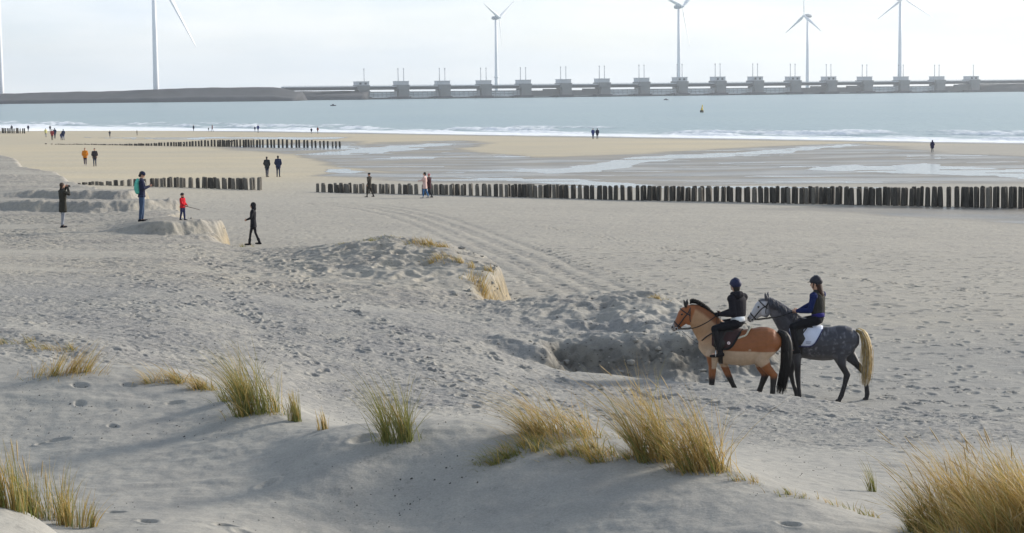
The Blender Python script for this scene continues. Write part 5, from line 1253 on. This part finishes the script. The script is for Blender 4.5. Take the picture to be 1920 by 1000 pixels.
SG, PG, sfg = saddle(GREYH, grT, .24, 0, [(.70,1.40),(.65,1.24),(.58,1.14),(.48,1.10),(.34,1.095),(.25,1.11),(.18,1.16),(.12,1.25),(.06,1.36),(.01,1.45)], m_wp, 'pad')
# trim of the maroon cloth: black border, pale fleece along the saddle, round badge
edge = [(.55,1.11),(.45,1.095),(.36,1.09),(.28,1.10),(.20,1.17),(.13,1.28),(.07,1.38),(.0,1.46)]
for q in (-1, 1):
    strap('border', resample([(x, q*(sfb(x, z)[0]+.022), z) for x, z in edge], 24), .022, mat('border_cloth', (.012, .012, .012), .9), PB, lat=(.8, 0, .6), th=.006)
    bm = bmesh.new(); loft(bm, resample([(.10, q*.235, 1.30), (.02, q*.24, 1.335), (-.07, q*.21, 1.37), (-.13, q*.13, 1.475), (-.17, 0, 1.505)], 14), .020, .030, lat=(0, 1, 0), n=8); bmobj('fleece_edge', bm, mat('fleece', (.52, .47, .36), .95, .2, 40, .8, 60), SB)
    x, z = .275, 1.215; y = sfb(x, z)[0]+.020
    bm = bmesh.new(); loft(bm, [(x, q*(y-.004), z), (x, q*(y+.004), z)], .032, .032, lat=(1, 0, 0), n=18, roundness=.05); bd = bmobj('badge', bm, mat('badge_white', (.75, .62, .62), .7), PB)
    bm = bmesh.new(); loft(bm, [(x, q*(y+.003), z), (x, q*(y+.0075), z)], .010, .010, lat=(1, 0, 0), n=12, roundness=.05); bmobj('badge_centre', bm, mat('badge_red', (.16, .03, .03), .7), bd)
edge = [(.70,1.40),(.65,1.24),(.58,1.14),(.48,1.10),(.34,1.095),(.25,1.11),(.18,1.16),(.12,1.25),(.06,1.36),(.01,1.45)]
for q in (-1, 1):
    strap('border', resample([(x, q*(sfg(x, z)[0]+.022), z) for x, z in edge], 30), .010, mat('border_navy', (.02, .022, .10), .9), PG, lat=(.8, 0, .6), th=.005)
    # two short lines of lettering in the rear corner, too small to read: a row of tiny strokes
    for row in (0, 1):
        bm = bmesh.new(); rr = random.Random(row)
        for k in range(7 - row):
            x = .345-.0155*k; z = 1.20-.030*row; y = q*(sfg(x, z)[0]+.0195)
            box(bm, x-.005, x+.005, min(y, y+q*.003), max(y, y+q*.003), z-.006-.002*rr.random(), z+.006)
        bmobj('lettering', bm, mat('thread_grey', (.10, .12, .20), .8), PG, False)
# breastplate of the bay
strap('breast_strap', resample([(.62,.23,1.40),(.74,.20,1.32),(.84,.13,1.22),(.885,.0,1.15),(.84,-.13,1.22),(.74,-.20,1.32),(.62,-.23,1.40)], 26), .013, M_lea, BAY, lat=(0, .2, 1), th=.006)

# ------------------------------------------------------------------ riders
def rider_joints(s, lean, look, seat, thigh, cal, hands, spread=.30, twist=0.0, nod=0.0):
    """seated astride; local x forward, y left, seat = height of the saddle seat"""
    j = {}; x0, z0 = seat
    sp = [V3(0, 0, .06), V3(.0, 0, .18), V3(.005, 0, .33), V3(.0, 0, .48), V3(.012, 0, .585)]
    def le(p): return V3(x0+(p.x*math.cos(lean)+p.z*math.sin(lean))*s, p.y*s, z0+(p.z*math.cos(lean)-p.x*math.sin(lean))*s)
    j['spine'] = [le(p) for p in sp]; j['sp_a'] = [.125, .108, .118, .108, .062]; j['sp_b'] = [.175, .145, .160, .172, .082]
    j['lat'] = (-math.sin(twist), math.cos(twist), 0)
    j['shoulder'] = [le(V3(-q*.17*math.sin(twist), q*.17*math.cos(twist), .515)) for q in (1, -1)]
    j['head'] = le(V3(.035, 0, .735)); j['hfwd'] = V3(math.cos(look)*math.cos(nod), math.sin(look)*math.cos(nod), -math.sin(nod)); j['hup'] = V3(0, 0, 1)
    j['hip'] = [V3(x0+.01, q*.11*s, z0+.05*s) for q in (1, -1)]
    kx, kz = thigh; ax_, az = cal
    j['knee'] = [V3(x0+kx, q*spread, z0+kz) for q in (1, -1)]
    j['ankle'] = [V3(x0+ax_, q*(spread+.035), z0+az) for q in (1, -1)]
    j['toe'] = [a+V3(.15*s, q*.02, -.02*s) for a, q in zip(j['ankle'], (1, -1))]
    j['elbow'] = []; j['wrist'] = []
    for q, hnd in zip((1, -1), hands):
        w_ = V3(x0+hnd[0], q*hnd[1], z0+hnd[2]); shd = j['shoulder'][0 if q > 0 else 1]
        mid = (shd+w_)/2; d = (w_-shd); L_ = d.length; up_ = .285*s; lo = .255*s
        if L_ > up_+lo-.005: w_ = shd+d.normalized()*(up_+lo-.005); d = w_-shd; L_ = d.length
        a_ = (up_*up_-lo*lo+L_*L_)/(2*L_); hgt = math.sqrt(max(0, up_*up_-a_*a_)); dn = d.normalized()
        pole = V3(-.6, q*.25, -1); pole = (pole-dn*pole.dot(dn)).normalized()
        j['elbow'].append(shd+dn*a_+pole*hgt); j['wrist'].append(w_)
    j['hand'] = [V3(1, -.3, -.12), V3(1, .3, -.12)]; j['palm'] = [V3(0, -1, -.2), V3(0, 1, -.2)]; j['curl'] = 1.15
    j['ride'] = True; j['dz'] = 0; j['eyes'] = True
    return j
ch_black = ('riding_black', (.010, .010, .013))
j1 = rider_joints(1.10, R(1), R(-62), (.10, 1.535), (.47, -.02), (.33, -.52), [(.35, .09, .24), (.33, .09, .23)], .345, R(-38))
RB = figure('rider on the bay horse in black hooded jacket, white shirt hem and navy helmet', BAY.location, R(180-9), j1,
   dict(coat=('black_jacket', (.017, .016, .021)), hem=.8, fat=1.12, gloves=ch_black, trousers=ch_black, leg=.98, shoes=('black_boot', (.013, .012, .014), .5), boot=.36, head=[('hair', DARKH), ('helmet', ('navy', (.016, .020, .055))), ('hood_down', ('black_jacket', (.017, .016, .021)))]), 1.07, .0115)
bm = bmesh.new(); c = j1['spine'][0]; loft(bm, [c+V3(0, 0, .035), c+V3(0, 0, .125)], [.148, .130], [.192, .172], n=20, roundness=.15); bmobj('shirt_hem', bm, fabric('white_shirt', (.66, .68, .70)), RB)
j2 = rider_joints(1.09, R(1), R(-14), (.11, 1.575), (.52, -.05), (.42, -.54), [(.43, .09, .24), (.41, .09, .22)], .335, R(-26))
RG = figure('rider on the grey horse in blue sleeves, dark body protector and dark helmet', GREYH.location, R(180-10), j2,
   dict(coat=('royal_blue', (.012, .021, .085)), vest=('grey_vest', (.030, .030, .028)), hem=.8, fat=1.04, trousers=ch_black, leg=1.0, shoes=('black_boot', (.013, .012, .014), .5), boot=.36, head=[('long_hair', ('auburn', (.050, .022, .014))), ('helmet', ('black', (.022, .022, .030)))]), 1.07, .0115)
bm = bmesh.new(); c = j2['spine'][0]; loft(bm, [c+V3(0, 0, .06), c+V3(0, 0, .135)], [.142, .132], [.188, .172], n=20, roundness=.15); bmobj('jacket_hem', bm, fabric('purple_blue', (.03, .025, .14)), RG)
for q in (-1, 1):
    strap('vest_piping', resample([j2['spine'][1]+V3(-.14, q*.10, -.02), j2['spine'][2]+V3(-.145, q*.13, 0), j2['spine'][3]+V3(-.10, q*.17, .02), j2['spine'][3]+V3(-.02, q*.165, .09)], 14), .006, mat('piping', (.20, .18, .12), .8), RG, lat=(0, 1, 0), th=.005)
strap('vest_hem', [j2['spine'][1]+V3(.0+.128*math.cos(a_), .168*math.sin(a_), -.035) for a_ in np.linspace(0, 2*math.pi, 26)], .008, mat('piping', (.20, .18, .12), .8), RG, lat=(0, 0, 1), th=.006)
# stirrups and reins
def stirrup(H, j, cx, zt, sad):
    for q in (0, 1):
        f = j['ankle'][q]+(j['toe'][q]-j['ankle'][q])*.62+V3(0, 0, -.045); g = 1 if q == 0 else -1
        bm = bmesh.new(); P = [f+V3(0, .065*math.cos(a_), .02+.10*max(0, math.sin(a_))-(.02 if math.sin(a_) <= .01 else 0)) for a_ in np.linspace(0, math.pi, 12)]
        loft(bm, P+[P[0]], .007, .010, lat=(1, 0, 0), n=6, cap=False); bmobj('stirrup', bm, mat('bit_steel', (.5, .5, .5), .3, metallic=.8), sad)
        strap('stirrup_strap', resample([(cx+.12, g*.255, zt-.02), ((cx+.12)*.4+f.x*.6, f.y*.97, (zt+f.z)/2), f+V3(0, 0, .12)], 8), .012, M_lea, sad, lat=(1, 0, 0))
stirrup(BAY, j1, .20, 1.49, SB); stirrup(GREYH, j2, .20, 1.53, SG)
def reins(H, bit, j, sag, hw=.072):
    for q in (0, 1):
        g = 1 if q == 0 else -1; a_ = bit+V3(0, g*hw, 0); b_ = j['wrist'][q]+V3(.06, 0, -.015)
        m_ = (a_+b_)/2+V3(0, g*.05, -sag); strap('rein', resample([a_, a_.lerp(m_, .5)+V3(0, 0, -sag*.25), m_, m_.lerp(b_, .5)+V3(0, g*.02, -sag*.22), b_], 20), .010, M_lea, H, lat=(0, .3, 1), th=.004)
    # the slack end looped over the shoulder
    a_ = j['wrist'][0]+V3(.05, 0, -.02); strap('rein_end', resample([a_, a_+V3(.03, .10, -.12), a_+V3(.0, .13, -.24), a_+V3(-.05, .08, -.14), j['wrist'][1]+V3(.04, 0, -.02)], 16), .009, M_lea, H, lat=(0, .3, 1), th=.004)
reins(BAY, bit_b, j1, .10); reins(GREYH, bit_g, j2, .035)
# martingale strap hanging in front of the bay's chest
strap('martingale', resample([bit_b+V3(-.12, .05, -.05), (1.10, .03, 1.30), (.98, .02, 1.20), (.90, .0, 1.14)], 12), .010, M_lea, BAY, lat=(0, 1, 0), th=.005)
# ================================================================== MARRAM GRASS
def grass_mat():
    m = bpy.data.materials.new('marram_blade'); m.use_nodes = True; nt = m.node_tree; N = nt.nodes; L = nt.links; b = N['Principled BSDF']; o = N['Material Output']
    a = N.new('ShaderNodeAttribute'); a.attribute_name = 'blade'; tc = N.new('ShaderNodeTexCoord'); n = N.new('ShaderNodeTexNoise'); n.inputs['Scale'].default_value = 30
    L.new(tc.outputs['Object'], n.inputs['Vector'])
    r = N.new('ShaderNodeMapRange'); r.inputs['To Min'].default_value = .75; r.inputs['To Max'].default_value = 1.25; L.new(n.outputs[0], r.inputs['Value'])
    q = N.new('ShaderNodeMix'); q.data_type = 'RGBA'; q.blend_type = 'MULTIPLY'; q.inputs['Factor'].default_value = 1; L.new(a.outputs['Color'], q.inputs['A']); L.new(r.outputs[0], q.inputs['B'])
    b.inputs['Roughness'].default_value = .6; b.inputs['Specular IOR Level'].default_value = .25; L.new(q.outputs['Result'], b.inputs['Base Color'])
    t = N.new('ShaderNodeBsdfTranslucent'); L.new(q.outputs['Result'], t.inputs['Color'])
    mx = N.new('ShaderNodeMixShader'); mx.inputs[0].default_value = .35; L.new(b.outputs[0], mx.inputs[1]); L.new(t.outputs[0], mx.inputs[2]); L.new(mx.outputs[0], o.inputs['Surface'])
    return m
M_grass = grass_mat()
GREENS = [(.17,.20,.05),(.12,.165,.045),(.23,.225,.07),(.19,.21,.08)]; STRAW = [(.46,.31,.095),(.38,.245,.07),(.52,.38,.14),(.32,.205,.065),(.48,.36,.16)]
def tuft(u, v, w_px, h_px, n, green, label, lean=.45, seed=0, d=None, group='marram grass tufts on the dunes', wid=.0048, depth=.5, spread=.35, droop=.22, spikes=0, leandir=-1.0, hang=False):
    """a tuft rooted round the ground point seen at (u, v); w_px, h_px = size of its base and height in the photograph"""
    p = hit(u, v) if d is None else Vector((ux(u, d), d, float(GROUND(ux(u, d), d)[0])))
    k = p.y/FPX; W = w_px*k*1.12; H = h_px*k*1.25; n = int(n*1.15); wid = wid*.72; rs = np.random.RandomState(seed+int(u))
    a = rs.rand(n)*2*np.pi; r = np.sqrt(rs.rand(n)); bx = np.cos(a)*r*W/2; by = np.sin(a)*r*W/2*depth
    # a few denser knots inside the tuft
    kn = rs.randint(0, max(3, n//90), n); kx = (rs.rand(kn.max()+1)-.5)*W; ky = (rs.rand(kn.max()+1)-.5)*W*depth
    f = rs.rand(n) < .55; bx = np.where(f, kx[kn]+rs.randn(n)*W*.045, bx); by = np.where(f, ky[kn]+rs.randn(n)*W*.04, by)
    low = rs.rand(n) < (.24 if n > 220 else 0); bx = np.where(low, np.cos(a)*r*W*.80, bx); by = np.where(low, np.sin(a)*r*W*.80*depth, by)
    bz = GROUND(p.x+bx, p.y+by)-p.z-.02
    L_ = H*(.28+.85*rs.rand(n)**.8)*(1-.40*np.minimum(1, np.abs(bx)/(W/2+1e-6))*(rs.rand(n) > .3))
    L_ = np.where(low, L_*(.25+.35*rs.rand(n)), L_)
    ln = np.where(low, 1.5, 1)*lean*(.4+1.1*rs.rand(n)); az = rs.randn(n)*spread*2.2; stray = rs.rand(n) < .14; az = az*np.where(stray, 3.0, 1); dx = leandir*np.cos(az); dy = np.sin(az)+.12
    out = spread*rs.rand(n); dx = dx*ln+bx/(W/2+1e-6)*out*.7; dy = dy*ln*.8+rs.randn(n)*.12
    dr = droop*(.4+rs.rand(n)+1.6*(rs.rand(n) < .12)); S_ = 6; t = np.linspace(0, 1, S_)[None, :]
    L1 = L_[:, None]
    up = -1.0 if hang else 1.0
    px = bx[:, None]+L1*dx[:, None]*(t*.45+.75*t*t); py = by[:, None]+L1*dy[:, None]*(t*.45+.75*t*t)
    pz = bz[:, None]+up*L1*(t-dr[:, None]*(ln[:, None]+.3)*t*t*.7)
    an = rs.rand(n)*np.pi; wx = np.cos(an)[:, None]; wy = np.sin(an)[:, None]; ww = (wid*(.6+.8*rs.rand(n)))[:, None]*np.array([1, .95, .85, .65, .4, .08])[None, :]
    A = np.stack([px-wx*ww, py-wy*ww, pz], -1); B = np.stack([px+wx*ww, py+wy*ww, pz], -1)
    V = np.stack([A, B], 2).reshape(-1, 3)                # n, S, 2
    base = (np.arange(n)*S_*2)[:, None]+np.arange(S_-1)[None, :]*2
    F = np.stack([base, base+1, base+3, base+2], -1).reshape(-1, 4)
    g = np.array(GREENS)[rs.randint(0, 4, n)]; s_ = np.array(STRAW)[rs.randint(0, 5, n)]
    isg = rs.rand(n) < min(1, green+.10); c = np.where(isg[:, None], g, s_)
    tipc = np.where(isg[:, None], g*.6+np.array(STRAW[0])*.4, s_*1.1)
    C = c[:, None, :]*(1-t[..., None])+tipc[:, None, :]*t[..., None]; C = np.repeat(C[:, :, None, :], 2, 2).reshape(-1, 3)
    if spikes:
        ok = np.where(~stray & (bx > -W*.35))[0]; ii = rs.choice(ok, min(spikes, len(ok)), False); vs = []; fs = []; cs = []; o0 = len(V)
        for i in ii:
            e_ = np.array([px[i, -1], py[i, -1], pz[i, -1]]); d_ = e_-np.array([px[i, -2], py[i, -2], pz[i, -2]]); d_ /= np.linalg.norm(d_)+1e-9
            o = e_-d_*.02
            for q in range(4):
                for h_, r_ in ((0, .003), (.05, .0055), (.12, .005), (.17, .001)):
                    ang = q*np.pi/2; vs.append(o+d_*h_+np.array([math.cos(ang)*r_, math.sin(ang)*r_, 0])); cs.append((.48, .37, .20))
            b0 = o0+len(vs)-16
            for q in range(4):
                for h_ in range(3):
                    x0 = b0+q*4+h_; x1 = b0+((q+1) % 4)*4+h_; fs.append((x0, x1, x1+1, x0+1))
        V = np.concatenate([V, np.array(vs)]); F = np.concatenate([F, np.array(fs)]); C = np.concatenate([C, np.array(cs)])
    me = bpy.data.meshes.new('marram_tuft'); me.vertices.add(len(V)); me.vertices.foreach_set('co', V.astype(np.float32).ravel()); me.loops.add(F.size); me.loops.foreach_set('vertex_index', F.ravel().astype(np.int32))
    me.polygons.add(len(F)); me.polygons.foreach_set('loop_start', np.arange(0, F.size, 4, dtype=np.int32)); me.polygons.foreach_set('loop_total', np.full(len(F), 4, np.int32)); me.update(calc_edges=True)
    vcolor(me, 'blade', C.astype(np.float32))
    o = link('marram_tuft', me, M_grass); o.location = p
    return tag(o, label, 'grass tuft', group)
T_ = tuft
T_(478, 776, 74, 122, 420, .66, 'tall green and straw marram tuft leaning left on the left hummock', .48, droop=.25)
T_(440, 750, 50, 55, 200, .8, 'low green marram at the left foot of the tall hummock tuft', .5)
T_(553, 790, 24, 55, 120, .55, 'small upright green tuft between the tall tuft and a dry sprig', .15, spread=.15)
T_(606, 806, 22, 38, 60, .1, 'small dry rust coloured sprig on the sand', .15, spread=.2)
T_(325, 716, 90, 44, 300, .12, 'low dry straw tuft spread along the left hummock crest', .9, droop=.6)
T_(385, 732, 60, 36, 180, .18, 'dry straw tuft just left of the tall green hummock tuft', .8, droop=.5)
T_(100, 658, 90, 26, 220, .15, 'dry brown tuft on the far left hummock, upper row', .9, droop=.6)
T_(120, 702, 110, 36, 280, .15, 'dry brown tuft trailing down the left hummock, lower row', -.8, droop=.7)
T_(25, 645, 80, 20, 160, .5, 'dark low grass at the left edge of the photograph', .8, droop=.6)
T_(745, 828, 54, 122, 300, .85, 'bushy green marram tuft standing alone on the middle dune crest', .42, spread=.45)
T_(940, 862, 90, 40, 300, .75, 'green marram drooping over the shaded dune face', .95, droop=.8)
T_(1000, 838, 110, 38, 320, .55, 'short mixed green tuft along the middle of the dune crest', .8, droop=.5)
T_(1060, 816, 130, 88, 480, .2, 'long windswept straw tuft on the dune crest behind the green grass', 1.0, droop=.22, spikes=12)
T_(1095, 852, 110, 46, 360, .45, 'mixed green and straw grass low on the dune crest', .75, droop=.5)
T_(1145, 860, 80, 38, 200, .35, 'straw tuft on the dune crest touching the big golden tuft', .55, droop=.4)
T_(1240, 862, 80, 152, 460, .32, 'big golden marram tuft on the dune crest, left half', .5, spikes=18, spread=.3, droop=.2)
T_(1320, 882, 80, 140, 500, .16, 'big golden marram tuft on the dune crest, right half', .55, spikes=18, spread=.3, droop=.2)
T_(1635, 922, 18, 56, 50, .85, 'small green sprig standing alone beside the big grass at the right', .25, spread=.15)
T_(1400, 905, 70, 22, 60, .3, 'few short straw blades on the crest right of the big golden tuft', .6)
T_(1480, 930, 90, 18, 60, .4, 'sparse short blades along the dune crest', .6)
T_(1590, 955, 120, 22, 90, .45, 'sparse green blades low on the right dune crest', .6)
T_(1745, 990, 70, 85, 260, .6, 'green based marram at the left side of the big right hand grass', .55, spread=.4, spikes=8)
T_(1800, 985, 110, 140, 760, .12, 'large golden marram mass at the lower right of the photograph', .55, spikes=26, droop=.25)
T_(1890, 990, 120, 150, 880, .15, 'large golden marram mass at the right edge of the photograph', .55, spikes=26, droop=.25)
T_(1840, 1030, 150, 120, 650, .25, 'golden marram along the bottom right edge of the photograph', .6, spikes=14, droop=.3)
T_(1960, 1010, 110, 150, 700, .12, 'golden marram partly cut by the right edge of the photograph', .55, spikes=14, droop=.25)
T_(22, 955, 90, 110, 190, .55, 'thin pale marram at the left edge, lower corner', .2, spread=.35, spikes=8)
T_(90, 972, 90, 105, 260, .55, 'loose marram tuft in the lower left corner', .2, spread=.6, spikes=8)
T_(140, 988, 80, 75, 170, .45, 'short splayed marram tuft in the lower left corner', .1, spread=.75, droop=.5)
MG = 'grass on the eroded mounds'
T_(700, 448, 110, 7, 240, .75, 'thin green grass line on the crest of the middle mound', .9, d=60.2, group=MG, wid=.008)
T_(800, 462, 70, 16, 320, .15, 'golden grass on the right shoulder of the middle mound', .6, group=MG, wid=.009)
T_(840, 488, 60, 16, 220, .10, 'golden grass trailing down the back of the middle mound', .6, group=MG, wid=.009)
T_(885, 502, 14, 14, 40, .2, 'small upright straw sprig on the mound top', .2, group=MG, wid=.009)
T_(925, 512, 34, 14, 80, .1, 'dry grass on the lip of the mound cliff', .5, group=MG, wid=.009)
T_(1235, 560, 50, 10, 110, .2, 'low straw grass on the top of the right mound', .8, group=MG, wid=.008)
T_(910, 560, 60, 26, 240, .03, 'dry brown roots and grass hanging at the mound cliff', -.5, group=MG, wid=.009, droop=.8)
T_(460, 462, 40, 8, 40, .6, 'sparse green grass beside the walker in black', .6, group=MG, wid=.008)
# dark flecks of weed and shell scattered over the sand
def flecks():
    rs = np.random.RandomState(4); V = []; F = []; n = 0
    zones = [((20, 700, 430, 830), 150), ((620, 850, 900, 990), 60), ((150, 940, 900, 1000), 40), ((500, 560, 1300, 790), 200), ((1000, 540, 1900, 740), 130), ((0, 430, 700, 640), 260), ((1400, 780, 1900, 930), 160), ((560, 400, 1900, 540), 160), ((600, 620, 1500, 800), 700), ((0, 560, 620, 680), 260), ((1500, 700, 1900, 800), 160)]
    for (u0, v0, u1, v1), cnt in zones:
        for _ in range(cnt):
            u = u0+(u1-u0)*rs.rand(); v = v0+(v1-v0)*rs.rand(); p = hitq(u, v)
            if p is None: continue
            sx = (.008+.022*rs.rand()**2.5)*min(2.2, p.y/24); sy = sx*(.4+.6*rs.rand()); h = .004+.008*rs.rand(); a = rs.rand()*6.28
            m = rs.randint(5, 8); ring = []
            for q in range(m):
                t = 6.283*q/m; r = .7+.6*rs.rand(); X = math.cos(t)*sx*r; Y = math.sin(t)*sy*r
                V.append((p.x+X*math.cos(a)-Y*math.sin(a), p.y+X*math.sin(a)+Y*math.cos(a), p.z-.006))
            V.append((p.x+sx*.2*(rs.rand()-.5), p.y, p.z+h))
            for q in range(m): F.append((n+q, n+(q+1) % m, n+m))
            n += m+1
    me = bpy.data.meshes.new('beach_debris'); me.from_pydata(V, [], F); me.update()
    tag(link('beach_debris', me, mat('dry_weed', (.055, .05, .045), .9, .4, 3)), kind='stuff', label='dark flecks of weed and shell scattered over the sand')
_hd = 11*(440/11)**np.linspace(0, 1, 1500)
def hitq(u, v):
    r = ray(u, v); x = r.x/r.y*_hd; z = CAMZ+r.z/r.y*_hd; g = GROUND(x, _hd); k = np.argmax(z <= g)
    if k == 0: return None
    a = z[k-1]-g[k-1]; b = g[k]-z[k]; t = a/(a+b); d = _hd[k-1]*(1-t)+_hd[k]*t; X = r.x/r.y*d
    return Vector((X, d, float(GROUND(X, d)[0])))
flecks()
def clods():
    rs = np.random.RandomState(9); bm = bmesh.new()
    segs = [(a, b) for a, b in zip(EDGE, EDGE[1:]) if a[2] < 1.0 and b[2] < 1.0 and 40 < a[1] < 76]
    for a, b in segs:
        A = Vector((ux(a[0], a[1]), a[1])); B = Vector((ux(b[0], b[1]), b[1])); ln = (B-A).length
        nrm = Vector((B.y-A.y, -(B.x-A.x))).normalized()
        for _ in range(int(ln*9)):
            p = A.lerp(B, rs.rand())+nrm*(rs.randn()*.55)
            if p.y < 41.2: continue
            r = .025+.085*rs.rand()**2.5; g = float(GROUND(p.x, p.y)[0])
            q = bmesh.ops.create_icosphere(bm, subdivisions=1, radius=1.0)
            M = Matrix.Translation((p.x, p.y, g+r*.15)) @ Matrix.Rotation(rs.rand()*6.28, 4, 'Z') @ Matrix.Diagonal((r*(.8+.7*rs.rand()), r, r*(.5+.4*rs.rand()), 1))
            for v in q['verts']: v.co = M @ (v.co*(.75+.5*rs.rand()))
    o = bmobj('sand_clods', bm, bpy.data.materials['sand'], None, False)
    a = o.data.attributes.new('edge', 'FLOAT', 'POINT'); a.data.foreach_set('value', np.full(len(o.data.vertices), .55, np.float32))
    tag(o, kind='stuff', label='crumbled clods of damp sand below the wind cut banks')
clods()
# ================================================================== HAZE
bm = bmesh.new(); box(bm, -9500, 9500, -30, 9600, -6, 190)
hz = bmobj('haze', bm, None, None, False)
hm = bpy.data.materials.new('haze'); hm.use_nodes = True; nt = hm.node_tree; nt.nodes.clear()
o = nt.nodes.new('ShaderNodeOutputMaterial'); pv = nt.nodes.new('ShaderNodeVolumePrincipled')
pv.inputs['Color'].default_value = (.86, .93, 1.0, 1); pv.inputs['Density'].default_value = .00010; pv.inputs['Anisotropy'].default_value = .35
nt.links.new(pv.outputs[0], o.inputs['Volume']); hz.data.materials.clear(); hz.data.materials.append(hm)
tag(hz, 'pale sea haze over the whole bay', kind='stuff')
